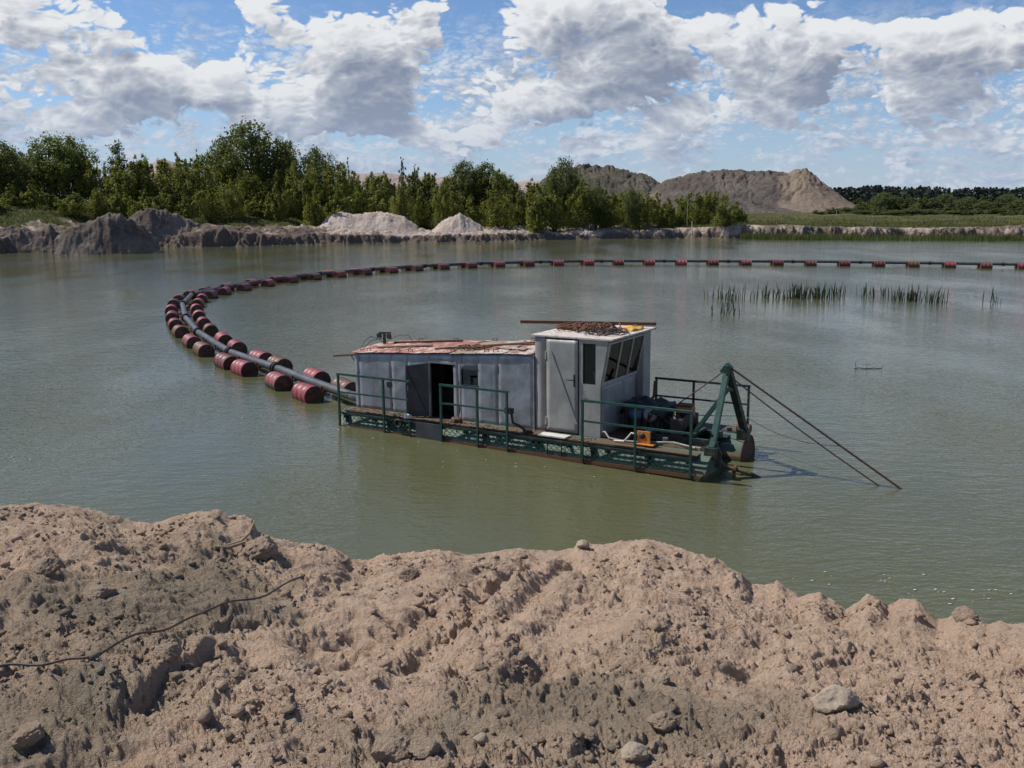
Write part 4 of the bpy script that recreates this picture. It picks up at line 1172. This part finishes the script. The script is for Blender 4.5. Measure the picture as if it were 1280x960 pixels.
for (a, b) in ((.45, .60), (1.35, .62), (1.75, .60), (3.0, .62), (3.95, .62), (4.2, .62), (.62, 2.52), (1.75, 2.55), (2.95, 2.55), (4.1, 2.5)):
    z = roofz(a, b)
    MB().tube([(a - .06, b, z), (a - .06, b, z + .075), (a + .06, b, z + .075), (a + .06, b, z)], .010, 6).build('lifting_lug', M['dark'], house)
sb = MB().bar(tuple(dl(417, 445, .75)), (.12, .75, 1.70), .035, .045).build('stern_beam', M['rusty'], house)
MB().bar((-.28, .75, 1.64), (.03, .72, 1.32), .018).build('brace', M['rusty'], sb)
# twin floodlight mast
ml = MB().bar((.22, 1.5, roofz(.2, 1.5) - .02), (.22, 1.5, 2.15), .055).build('lamp_mast', M['dark'], house)
MB().bar((.05, 1.5, 2.155), (.42, 1.5, 2.17), .05, .045).build('cross_arm', M['dark'], ml)
for x in (.08, .40):
    MB().box(x - .055, x + .055, 1.43, 1.50, 2.03, 2.14).build('floodlight', M['dark'], ml)
# ---- control cabin
CT = 2.50; CF = 6.92; CFT = 7.10; CB = 2.80
def aright(z): return CF if z < 1.53 else CF + (CFT - CF) * (z - 1.53) / (CT - 1.53)
cab = MB().box(5.275, 5.30, HY + .03, CB - .03, .37, CT - .01).build('control_cabin', M['interior'], dredger)
sheet('wall_panel', [(5.30, 5.565, .37, CT)], HY - .005, M['cabin'], cab, 71, .006)
cd = sheet('cabin_door', [(5.595, 6.375, .40, CT - .03)], HY - .02, M['cabin'], cab, 73, .008)
MB().bar((5.70, HY - .045, 2.20), (6.35, HY - .045, .62), .05, .02, up=(0, 1, 0)).build('brace', M['cabin'], cd)
MB().bar((6.30, HY - .05, 1.45), (6.30, HY - .05, 1.72), .045, .03).build('lock_plate', M['dark'], cd)
MB().tube([(6.30, HY - .06, 1.60), (6.30, HY - .11, 1.60), (6.12, HY - .11, 1.60)], .012, 6).build('handle', M['dark'], cd)
for z in (.62, 2.1): MB().tube([(5.58, HY - .035, z - .09), (5.58, HY - .035, z + .09)], .016, 8).build('hinge', M['cabin_trim'], cd)
for a in (5.578, 6.385): MB().box(a - .010, a + .010, HY + .004, HY + .03, .37, CT - .01).build('seam', M['seam'], cab)
# right-hand part of the near wall, with the narrow window and the forward-leaning edge
vs, fs = [], []
zs = sorted(set(list(np.linspace(.37, 1.53, 9)) + [1.53] + list(np.linspace(1.53, 2.42, 8)) + [2.42, CT])); xs = [6.40, 6.49, 6.80, 6.86, 1.0]
for z in zs:
    for x in xs: vs.append((aright(z) if x == 1.0 else x, HY - .004, z))
for i in range(len(zs) - 1):
    for j in range(len(xs) - 1):
        if j == 1 and 1.52 < zs[i] and zs[i + 1] < 2.43: continue
        k = i * len(xs) + j; fs.append((k, k + 1, k + 1 + len(xs), k + len(xs)))
me = bpy.data.meshes.new('wall_panel'); me.from_pydata(vs, [], fs); me.materials.append(M['cabin'])
o = bpy.data.objects.new('wall_panel', me); so = o.modifiers.new('thickness', 'SOLIDIFY'); so.thickness = .02; so.offset = 1; link(o, cab)
wf = MB()
for (p, q) in (((6.475, 2.425), (6.815, 2.425)), ((6.475, 1.525), (6.815, 1.525)), ((6.485, 1.52), (6.485, 2.43)), ((6.805, 1.52), (6.805, 2.43))):
    wf.bar((p[0], HY - .012, p[1]), (q[0], HY - .012, q[1]), .022, .022)
wn = wf.build('side_window', M['seam'], cab)
MB().box(6.495, 6.795, HY + .008, HY + .013, 1.535, 2.415).build('pane', M['glass'], wn)
sheet('far_wall', [(5.3, 6.9, .37, CT)], CB, M['cabin'], cab, 77, .006)
MB().box(5.32, 6.88, CB - .05, CB - .03, .4, CT - .02).build('lining', M['shaded_lining'], cab)
sheet('front_panel', [(HY + .02, 1.65, .37, 1.50), (1.65, 2.40, .37, 1.50)], CF, M['cabin'], cab, 79, .006, .02, 'x')
MB().box(6.90, 7.085, 2.405, CB + .01, .37, CT - .002).build('corner_panel', M['cabin'], cab)
MB().box(6.78, 6.935, HY + .03, 2.40, 1.50, 1.535).build('sill', M['cabin_trim'], cab)
ws = MB()
def wp(b, f): return (CF + .012 + (CFT - CF) * f, b, 1.535 + (CT - .03 - 1.535) * f)
ms = [.585, 1.20, 1.80, 2.385]
for b in ms: ws.bar(wp(b, 0), wp(b, 1), .045, .05, up=(0, 1, 0))
for f in (.03, .97): ws.bar(wp(ms[0], f), wp(ms[-1], f), .05, .04)
wsh = ws.build('windscreen', M['cabin_trim'], cab)
for i in range(3):
    MB().poly_extrude([wp(ms[i] + .025, .05), wp(ms[i + 1] - .025, .05), wp(ms[i + 1] - .025, .95), wp(ms[i] + .025, .95)], (-.006, 0, 0)).build('pane', M['glass'], wsh)
MB().box(5.22, 7.20, HY - .05, CB + .06, CT + .002, CT + .045).build('roof', M['cabin_roof'], cab, .006)
seat = MB().box(5.9, 6.3, 1.0, 1.45, .75, .87).box(5.84, 5.94, 1.0, 1.45, .87, 1.55).bar((6.1, 1.22, .36), (6.1, 1.22, .75), .08).build('driver_seat', M['rubber'], cab, .03)
MB().box(6.5, 6.82, .9, 2.2, .36, 1.25).box(6.42, 6.86, .85, 2.25, 1.25, 1.38).bar((6.6, 1.0, 1.38), (6.5, 1.0, 1.75), .03).bar((6.6, 1.7, 1.38), (6.52, 1.7, 1.72), .03).build('control_desk', M['steel'], cab, .01)
# ---- machinery on the foredeck
eng = MB()
eng.box(7.15, 8.0, 1.45, 2.05, .42, .82); eng.box(7.2, 7.95, 1.55, 1.95, .82, 1.0)
for k in range(5): eng.box(7.24 + k * .15, 7.33 + k * .15, 1.40, 1.46, .5, .78)
eng.box(7.10, 7.20, 1.35, 2.15, .42, 1.05)
en = eng.build('engine', M['dark'], dredger, .015)
tp = MB(); n1_, n2_ = 14, 12; vs = []
for i in range(n1_):
    for j in range(n2_):
        a = 7.02 + 1.05 * i / 13; b = 1.25 + 1.0 * j / 11; e = min(i, 13 - i, j, 11 - j)
        vs.append((a, b, (1.03 + .07 * math.sin(i * 1.3) * math.cos(j * 1.1) + rd.uniform(-.02, .02)) - (.18 + rd.uniform(0, .12) if e == 0 else .03 if e == 1 else 0)))
tp.add(vs, grid_faces(n1_, n2_).tolist(), True); tpo = tp.build('tarpaulin', M['rubber'], en)
so = tpo.modifiers.new('thickness', 'SOLIDIFY'); so.thickness = .012
MB().lathe([(0, .0), (0, .11), (.26, .11), (.26, .0)], (7.30, 1.28, .80), (1, 0, 0), 20).build('alternator', M['blue'], en)
MB().lathe([(0, .0), (0, .17), (.05, .18), (.07, .12), (.05, .05), (.09, .0)], (7.74, 1.36, .82), (.4, -1, .15), 24).build('pulley', M['steel'], en)
MB().tube([(7.45, 2.0, 1.0), (7.45, 2.2, 1.05), (7.45, 2.25, 1.4)], .035, 8).build('exhaust', M['rusty'], en)
for k in range(4):
    b = 1.4 + k * .18
    MB().tube([(7.9, b, .8), (8.15, b - .1, .7 + .05 * k), (8.4, b - .05, .55), (8.7, b + .02, .5)], .014, 6).build('hose', M['rubber'], en)
wnch = MB().box(7.9, 9.2, .95, 1.05, .37, .50).box(7.9, 9.2, 1.80, 1.90, .37, .50).box(8.2, 8.3, .98, 1.85, .50, .56).box(8.75, 8.85, .98, 1.85, .50, .56).build('winch', M['teal_dark'], dredger)
MB().lathe([(0, .0), (0, .17), (.03, .17), (.04, .10), (.70, .10), (.71, .17), (.74, .17), (.74, .0)], (8.5, 1.05, .70), (0, 1, 0), 24).build('rope_drum', M['cable'], wnch)
for k in range(14):
    MB().lathe([(0, .10), (.01, .125), (.03, .125), (.04, .10)], (8.5, 1.12 + k * .043, .70), (0, 1, 0), 18).build('rope_turn', M['cable'], wnch) if k % 2 == 0 else None
MB().box(8.36, 8.64, .95, 1.03, .50, .86).build('bearing_plate', M['dark'], wnch)
MB().box(8.36, 8.64, 1.81, 1.89, .50, .86).build('bearing_plate', M['dark'], wnch)
p0 = dl(846, 507, 2.0); p1 = dl(866, 526, 2.0)
gb = MB().box(p0.x, p1.x, 1.93, 2.16, p1.z, p0.z).build('gearbox', M['orange'], dredger, .02)
MB().box(p0.x + .03, p1.x - .03, 1.92, 2.18, p0.z, p0.z + .045).build('lid', M['rusty'], gb)
MB().box(p0.x + .05, p1.x - .05, 1.98, 2.12, DK, p1.z).build('pedestal', M['dark'], gb)
MB().lathe([(0, .06), (-.04, .06), (-.04, .0)], ((p0.x + p1.x) / 2, 1.93, (p0.z + p1.z) / 2), (0, 1, 0), 16).build('shaft_boss', M['dark'], gb)
p0 = dl(797, 538, .35); p1 = dl(813, 554, .35)
op = MB().box(p0.x, p1.x, .33, .36, p1.z - .02, p0.z).box(p0.x - .02, p1.x + .1, .25, .42, p1.z - .045, p1.z - .02).build('orange_motor_plate', M['orange'], dredger, .006)
MB().lathe([(0, .065), (-.012, .065), (-.012, .0)], ((p0.x + p1.x) / 2 - .03, .33, (p0.z + p1.z) / 2 + .02), (0, 1, 0), 20).build('shaft_hole', M['rubber'], op)
MB().lathe([(0, .0), (0, .10), (.34, .10), (.36, .0)], ((p0.x + p1.x) / 2, .36, (p0.z + p1.z) / 2), (0, 1, 0), 20).build('motor', M['dark'], op)
MB().tube([(p0.x, .32, p0.z - .08), (p0.x - .12, .30, p0.z - .06), (p0.x - .18, .3, p0.z - .14), (p0.x - .30, .32, DK + .05), (p0.x - .55, .36, DK + .03)], .018, 8).build('lead', M['white_plastic'], op)
MB().tube([(6.98, .62, DK + .02), (6.97, .55, DK + .14), (7.05, .5, DK + .16), (7.15, .48, DK + .04), (7.45, .42, DK + .03), (7.9, .5, DK + .03), (8.6, .55, DK + .1), (9.1, .5, DK + .05)], .022, 8).build('deck_hose', M['grey_hose'], dredger)
MB().box(8.1, 9.2, .52, .60, DK, DK + .06).build('deck_batten', M['wood'], dredger)
for k in range(9):
    a = 7.2 + rd.random() * 1.9; b = .65 + rd.random() * 1.9; s = rd.uniform(.06, .14)
    MB().box(a, a + s * 1.4, b, b + s, DK - .01, DK + s * rd.uniform(.5, 1.4)).build('fitting', M[rd.choice(['dark', 'rusty', 'teal_dark', 'steel'])], dredger, .01)
# ---- A-frame at the bow
N0 = dl(890, 560, .42); F0 = dl(930, 537, 2.18); TP = dl(909, 462, 1.25); CR = dl(905, 488, 1.2)
af = MB().bar(tuple(N0), tuple(TP), .12, .10).build('a_frame', M['teal'], dredger, .008)
MB().bar(tuple(F0), tuple(TP + Vector((0, .06, 0))), .15, .12).build('leg', M['teal_dark'], af, .008)
k1 = N0.lerp(TP, .68); k2 = F0.lerp(TP, .66)
MB().tube([tuple(k1), tuple(k1.lerp(k2, .35) + Vector((0, 0, .07))), tuple(k1.lerp(k2, .65) + Vector((0, 0, .06))), tuple(k2)], .045, 8).build('cross_tie', M['teal_dark'], af)
SF = dl(864, 532, 1.35)
MB().bar(tuple(k1.lerp(k2, .4) + Vector((0, 0, .05))), (SF.x, 1.35, DK + .05), .08, .08).build('back_strut', M['teal'], af)
MB().box(SF.x - .12, SF.x + .12, 1.25, 1.45, DK - .03, DK + .08).build('strut_shoe', M['teal_dark'], af)
MB().bar((TP.x - .09, TP.y + .02, TP.z - .08), (TP.x + .05, TP.y + .02, TP.z + .10), .17, .16).build('head_block', M['teal'], af, .02)
MB().lathe([(0, 0), (0, .09), (.02, .07), (.04, .09), (.04, 0)], (TP.x + .03, TP.y - .13, TP.z + .02), (0, 1, 0), 20, False).build('sheave', M['teal_dark'], af)
for q, zt in ((N0, N0.z), (F0, F0.z)):
    MB().box(q.x - .13, q.x + .11, q.y - .12, q.y + .12, .28, zt + .02).build('foot_plate', M['teal_dark'], af, .01)
MB().poly_extrude([(N0.x - .05, N0.y + .05, N0.z + .3), (N0.x + .16, N0.y + .1, .38), (N0.x + .16, N0.y + .1, .05), (N0.x - .08, N0.y + .05, .1)], (0, .03, 0)).build('gusset', M['teal_dark'], af)
# suction pipe dipping under at the bow
q0 = dl(894, 566, .8); q1 = dl(905, 583, .85); q2 = dl(935, 591, .9)
sp = MB().tube([tuple(q0), tuple(q1), tuple(q2), (q2.x + 1.2, q2.y + .1, q2.z - .45)], .045, 12).build('suction_pipe', M['pontoon'], dredger)
MB().lathe([(-.03, .085), (.03, .085)], tuple(q1.lerp(q2, .45)), tuple(q2 - q1), 14).build('flange', M['rusty'], sp)
# rollers and fenders
MB().tube([(9.25, 2.72, .42), (9.55, 2.72, .42)], .10, 14).build('bow_roller', M['rusty'], dredger)
MB().bar((9.33, 2.72, .42), (9.33, 2.72, .80), .10).build('bollard', M['dark'], dredger)
def torus(c, R_, r, nrm=(0, 1, 0)):
    n = Vector(nrm).normalized(); u_ = n.orthogonal().normalized(); v_ = n.cross(u_)
    return [Vector(c) + (u_ * math.cos(t) + v_ * math.sin(t)) * R_ for t in np.linspace(0, 2 * math.pi, 21)]
MB().tube(torus((1.86, -.10, .26), .09, .03), .028, 8).build('fender_ring', M['rubber'], dredger)
# ---- loose things aboard
def loose(o, name_label, cat): aboard(o); return tag(o, name_label, cat)
loose(MB().box(5.62, 6.30, .06, .33, DK + .002, DK + .03).build('board', M['white_plastic']), 'pale board lying on the walkway below the cabin door', 'board')
hp = empty('hand_pump'); loose(hp, 'dark hand pump with bent pipe standing on the walkway left of the cabin', 'pump')
MB().box(4.82, 5.02, -.04, .06, .80, .93).build('pump_head', M['dark'], hp, .01)
MB().tube([(4.97, .02, .84), (5.0, .03, .60), (5.12, .08, .54), (5.24, .16, .43), (5.26, .2, DK)], .028, 8).build('pipe', M['dark'], hp)
MB().lathe([(0, .0), (0, .11), (.05, .11), (.07, .05), (.07, .0)], (5.28, .2, DK), (0, 0, 1), 16).build('foot', M['rubber'], hp)
def lump(name, mat, c, sx, sy, sz, seed, amp=.35):
    bm = bmesh.new(); bmesh.ops.create_icosphere(bm, subdivisions=3, radius=1); r_ = random.Random(seed)
    for v in bm.verts:
        k = 1 + amp * math.sin(v.co.x * 5 + seed) * math.cos(v.co.y * 6 + seed * 2) + r_.uniform(-.08, .08); v.co *= k
        v.co = Vector((c[0] + v.co.x * sx, c[1] + v.co.y * sy, c[2] + max(v.co.z, -.3) * sz))
    me = bpy.data.meshes.new(name); bm.to_mesh(me); bm.free(); me.materials.append(mat)
    for p in me.polygons: p.use_smooth = True
    return link(bpy.data.objects.new(name, me))
loose(lump('crumpled_rag', M['walk'], (3.28, .28, DK + .03), .14, .10, .09, 4), 'dark crumpled rag on the walkway beside the doorway', 'rag')
loose(lump('plastic_sack', M['white_plastic'], (2.03, .06, DK + .03), .10, .07, .08, 9), 'small pale sack on the walkway edge under the open door', 'sack')
g = np.random.default_rng(44); CV, CF2 = [], []; nb = 0
for k in range(420):
    a = g.uniform(.1, 6.9); b = g.uniform(.05, .52); s = g.uniform(.008, .028); V, F = proto[k % 6]
    CV.append(V * np.array([s * 1.5, s, s * .6]) + np.array([a, b, DK + s * .2])); CF2.append(F + nb); nb += len(V)
lit_ = link(bpy.data.objects.new('walkway_litter', mesh_np('walkway_litter', np.concatenate(CV), np.concatenate(CF2), [M['walk']]))); aboard(lit_); tag(lit_, 'dirt and litter scattered along the walkway', 'litter', kind='stuff')
def roof_plank(name, p, q, w, h, mat, lab, cat):
    m_ = MB().bar(p, q, w, h); o = m_.build(name, mat); return loose(o, lab, cat)
a0, b0, a1, b1 = 2.35, .80, 5.2, 1.75
roof_plank('plank', (a0, b0, roofz(a0, b0) + .05), (a1, b1, roofz(a1, b1) + .07), .14, .035, M['wood'], 'long weathered plank lying slantwise on the engine house roof', 'plank')
roof_plank('plank', (.45, .95, roofz(.45, .95) + .04), (2.0, 1.15, roofz(2, 1.15) + .05), .12, .03, M['wood'], 'short weathered plank on the red end of the roof', 'plank')
roof_plank('steel_angle', (.5, 1.55, roofz(.5, 1.55) + .04), (2.4, 1.9, roofz(2.4, 1.9) + .05), .05, .05, M['rusty'], 'rusty steel angle lying beside the lamp mast on the roof', 'steel bar')
roof_plank('board', (4.0, 1.0, roofz(4, 1) + .04), (4.9, .8, roofz(4.9, .8) + .04), .16, .02, M['roof_pale'], 'broken pale board on the roof beside the cabin', 'board')
roof_plank('board', (4.3, 1.5, roofz(4.3, 1.5) + .04), (5.1, 1.35, roofz(5.1, 1.35) + .04), .12, .02, M['rusty'], 'rusty brown strip on the roof beside the cabin', 'board')
def tangle(name, c, sx, sy, sz, n, r, mat, seed, loops=1.0):
    g = random.Random(seed); mb = MB()
    for k in range(n):
        ph = g.uniform(0, 6.28); R_ = g.uniform(.35, 1); cx = g.uniform(-.5, .5); cy = g.uniform(-.5, .5); q = []
        for t in np.linspace(0, g.uniform(3, 7) * loops, 16):
            q.append((c[0] + sx * (cx + .5 * R_ * math.cos(t + ph)), c[1] + sy * (cy + .5 * R_ * math.sin(t * 1.07 + ph)), c[2] + r + sz * abs(math.sin(t * 1.7 + k)) * g.uniform(.5, 1)))
        mb.tube(q, r, 5)
    return mb.build(name, mat)
loose(tangle('rope_heap', (5.95, 1.75, CT + .045), .75, .9, .12, 26, .016, M['rusty'], 3), 'tangled heap of rusty wire rope on the cabin roof', 'rope')
loose(tangle('wire_tangle', (6.65, 1.55, CT + .045), .55, .9, .07, 16, .012, M['cable'], 8), 'looser dark wire tangle on the cabin roof front', 'wire')
loose(tangle('wire_tangle', (3.5, 1.05, roofz(3.5, 1.05)), .55, .35, .06, 14, .014, M['rusty'], 12), 'rusty wire heap beside the long plank on the roof', 'wire')
loose(tangle('wire_tangle', (4.6, 1.9, roofz(4.6, 1.9)), .6, .6, .05, 9, .012, M['rusty'], 15), 'rusty wire scraps on the roof end against the cabin', 'wire')
loose(lump('yellow_cloth', M['yellow_rag'], (6.85, 2.25, CT + .05), .24, .36, .07, 5), 'crumpled yellow cloth at the front corner of the cabin roof', 'cloth')
p = dl(651, 409.5, 1.95); q = dl(820, 405, 2.6); zb = CT + .11
roof_plank('steel_beam', (p.x, 1.95, max(p.z, zb)), (q.x, 2.6, max(q.z, zb)), .06, .07, M['rusty'], 'long rusty steel beam laid across the cabin roof, sticking out over the stern side', 'beam')
MB_b = MB().box(5.5, 5.6, 2.08, 2.34, CT + .046, max(p.z, zb) - .03).box(6.8, 6.9, 2.40, 2.66, CT + .046, max(q.z, zb) - .03)
loose(MB_b.build('wooden_blocks', M['wood']), 'wooden blocks under the steel beam on the cabin roof', 'block')
p = dl(678, 414, 1.3); 
roof_plank('steel_bar', (5.28, 1.55, CT + .07), (6.2, 1.95, CT + .09), .05, .05, M['rusty'], 'short rusty bar on the near side of the cabin roof', 'bar')
loose(MB().tube([(.12, .62, htop(0) + .02), (.05, .9, 2.0), (.02, 1.2, 2.10), (.12, 1.45, 1.98), (.2, 1.5, 1.9)], .008, 6).build('electric_cable', M['rubber']), 'thin cable looping from roof corner to lamp mast', 'cable')
loose(MB().tube([(.08, .7, htop(0) + .02), (.2, 1.0, 2.02), (.3, 1.3, 2.05), (.36, 1.45, 1.92)], .008, 6).build('electric_cable', M['rubber']), 'inner thin cable loop left of the lamp mast', 'cable')
loose(MB().tube([(.28, 1.5, 1.95), (.55, 1.65, 2.1), (.85, 1.7, 2.12), (1.05, 1.7, 1.88)], .008, 6).build('electric_cable', M['rubber']), 'thin cable arching over the roof right of the lamp mast', 'cable')

# ---- ropes from the A-frame
top_w = DM @ (TP + Vector((.05, 0, .06)))
def cable(p, q, r, sag, name, lab, n=14):
    p = Vector(p); q = Vector(q); pts = [p.lerp(q, t) - Vector((0, 0, sag * 4 * t * (1 - t))) for t in np.linspace(0, 1, n)]
    return tag(MB().tube(pts, r, 6).build(name, M['cable']), lab, 'cable', 'ropes of the dredger')
e1 = at(1126, 611); e2 = at(1104, 608)
cable(top_w, e1 + (e1 - top_w) * .12, .022, .0, 'steel_cable', 'thicker upper steel cable running from the A-frame down into the water')
cable(DM @ (TP + Vector((.06, -.03, -.12))), e2 + (e2 - top_w) * .12, .015, .06, 'steel_cable', 'thinner lower steel cable running from the A-frame down into the water')
cable(DM @ Vector((9.36, 3.0, .62)), top_w.lerp(e1, .66), .011, .16, 'steel_cable', 'slack thin cable from the far bow rail to the upper cable')
cable(top_w, DM @ Vector((7.3, 2.7, .42)), .012, .02, 'steel_cable', 'thin stay from the A-frame head back down to the foredeck')
cable(DM @ Vector((9.36, 2.72, .70)), DM @ Vector((7.4, 2.55, .62)), .010, .03, 'steel_cable', 'low thin cable along the far side of the foredeck')

# ================================================================ floating pipeline on drums
PZ = .32
JOIN = [(440, 495), (345, 460), (287.5, 440), (247.5, 415), (232, 397), (228, 380), (240, 368), (276, 359.5), (338, 349)]
PATH = [at(u, v, PZ) for (u, v) in JOIN]
far = [at(u, v, PZ) for (u, v) in [(338, 349), (405, 341.5), (500, 334), (574, 330), (655, 327.5), (755, 326), (887, 326.3), (1000, 326.8), (1130, 328.3), (1280, 330.5), (1420, 333)]]
acc = 0.0; last = far[0]
fine_ = []
for i in range(len(far) - 1):
    p0 = far[max(i - 1, 0)]; p1 = far[i]; p2 = far[i + 1]; p3 = far[min(i + 2, len(far) - 1)]
    for t in np.linspace(0, 1, 40, endpoint=False):
        fine_.append(.5 * ((2 * p1) + (p2 - p0) * t + (2 * p0 - 5 * p1 + 4 * p2 - p3) * t * t + (3 * p1 - p0 - 3 * p2 + p3) * t ** 3))
SEC = 5.55
for p in fine_:
    acc += (p - last).length; last = p
    if acc >= SEC: PATH.append(Vector((p.x, p.y, PZ))); acc = 0.0
def drum_parts(mat):
    R_, L_ = .292, .88; h = L_ / 2
    prof = [(-h, R_ - .02), (-h, R_ + .008), (-h + .02, R_ + .008), (-h + .03, R_), (-.17, R_), (-.155, R_ + .012), (-.14, R_), (.14, R_), (.155, R_ + .012), (.17, R_), (h - .03, R_), (h - .02, R_ + .008), (h, R_ + .008), (h, R_ - .02)]
    shell = MB().lathe(prof, (0, 0, 0), (1, 0, 0), 28).mesh('shell', mat)
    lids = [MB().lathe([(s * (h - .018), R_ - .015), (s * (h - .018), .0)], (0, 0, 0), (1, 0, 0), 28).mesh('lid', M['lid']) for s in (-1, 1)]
    bung = MB().lathe([(h - .018, .035), (h - .002, .035), (h - .002, .0)], (0, .12, .14), (1, 0, 0), 10).mesh('bung', M['dark'])
    return shell, lids, bung
DP = {k: drum_parts(m) for k, m in DRUM_M.items()}
FL = MB().lathe([(-.10, .125), (-.10, .19), (-.06, .19), (-.06, .150), (.06, .150), (.06, .19), (.10, .19), (.10, .125)], (0, 0, 0), (1, 0, 0), 16).mesh('joint_sleeve', M['rubber'])
SAD = MB().box(-.04, .04, -.42, .42, -.165, -.125).box(-.03, .03, -.16, -.125, -.13, .03).box(-.03, .03, .125, .16, -.13, .03).mesh('saddle', M['rusty'])
rp = random.Random(8); npair = 0
for i in range(len(PATH) - 1):
    p, q = PATH[i], PATH[i + 1]; L_ = (q - p).length; yaw = math.atan2(q.y - p.y, q.x - p.x)
    s_ = empty('pipe_section', (p.x, p.y, PZ), (0, 0, yaw))
    tag(s_, 'dark grey steel pipe section, {} along the floating line from the dredger'.format(ordw(i + 1)), 'pipe', 'sections of the floating discharge pipeline')
    MB().tube([(0.06, 0, 0), (L_ / 2, 0, rp.uniform(-.02, .01)), (L_ - .06, 0, 0)], .125, 16).build('tube', M['pipe'], s_)
    j = bpy.data.objects.new('joint_sleeve', FL); link(j, s_); j.location = (L_, 0, 0)
    fr_ = [.31, .70] if i < 3 else [.26, .75] if L_ > 3.2 else [.5]
    for f in fr_:
        npair += 1
        sd_ = bpy.data.objects.new('saddle', SAD); link(sd_, s_); sd_.location = (L_ * f, 0, 0)
        c = p.lerp(q, f); nrm = Vector((-math.sin(yaw), math.cos(yaw), 0))
        for side, nm in ((1, 'inner'), (-1, 'outer')):
            # heading away from the dredger the bend turns right, so its inner side lies to the right
            col = rp.choices(['red', 'dark red', 'pinkish red', 'rusty brown'], [.5, .25, .22, .06])[0]
            if npair in (3,) and nm == 'inner': col = 'rusty brown'
            if npair in (7,): col = 'rusty brown'
            lat = nrm * (-.64 if nm == 'inner' else .56)
            dr = empty('drum_float', (c.x + lat.x, c.y + lat.y, .15), (rp.uniform(-.5, .5), rp.uniform(-.03, .03), yaw + rp.uniform(-.06, .06) + (math.pi if True else 0)))
            dr.rotation_mode = 'XYZ'
            tag(dr, '{} drum float on the {} side, {} pair along the pipeline from dredger'.format(col, nm, ordw(npair)), 'drum', 'steel drums floating the pipeline')
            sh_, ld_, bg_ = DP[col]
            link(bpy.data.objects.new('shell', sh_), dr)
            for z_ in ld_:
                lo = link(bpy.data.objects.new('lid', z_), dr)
            link(bpy.data.objects.new('bung', bg_), lo)
# hose from the pump to the first pipe section
MB().tube([tuple(DM.inverted() @ PATH[0]), (.0, 1.0, .50), (.3, 1.15, .60)], .13, 14).build('discharge_pipe', M['pipe'], dredger)
# flotsam
tw = at(1086, 461)
o = MB().tube([(-.5, 0, .0), (-.35, .02, .03), (-.1, 0, .01), (.2, .05, .02), (.45, 0, .0)], .012, 5).tube([(-.42, 0, .0), (-.46, .05, .22), (-.38, .05, .26)], .01, 5).tube([(-.1, 0, 0), (-.05, .05, .14), (.05, .05, .12)], .008, 5).tube([(.4, 0, 0), (.46, 0, .10)], .008, 5).build('floating_branch', M['dark'])
o.location = tw; tag(o, 'bare twig floating alone on the open water at right', 'branch')
CV, CF2 = [], []; nb = 0; g = np.random.default_rng(71)
spots = [(435, 536, 30, 6), (620, 572, 110, 9), (780, 593, 40, 6), (280, 530, 60, 5), (60, 575, 50, 8), (500, 555, 60, 6), (1200, 745, 90, 22), (1080, 720, 90, 10), (30, 565, 40, 5), (240, 525, 60, 4)]
for (u, v, w, n) in spots:
    for k in range(n):
        p = at(u + g.uniform(-w, w), v + g.uniform(-w, w) * .12); s = g.uniform(.008, .024)
        V, F = proto[k % 6]; CV.append(V * np.array([s * 2, s, s * .25]) + np.array([p.x, p.y, .006])); CF2.append(F + nb); nb += len(V)
fo = link(bpy.data.objects.new('foam_flecks', mesh_np('foam_flecks', np.concatenate(CV), np.concatenate(CF2), [M['white_plastic']]))); tag(fo, 'small pale flecks of foam drifting on the water', 'foam', kind='stuff')
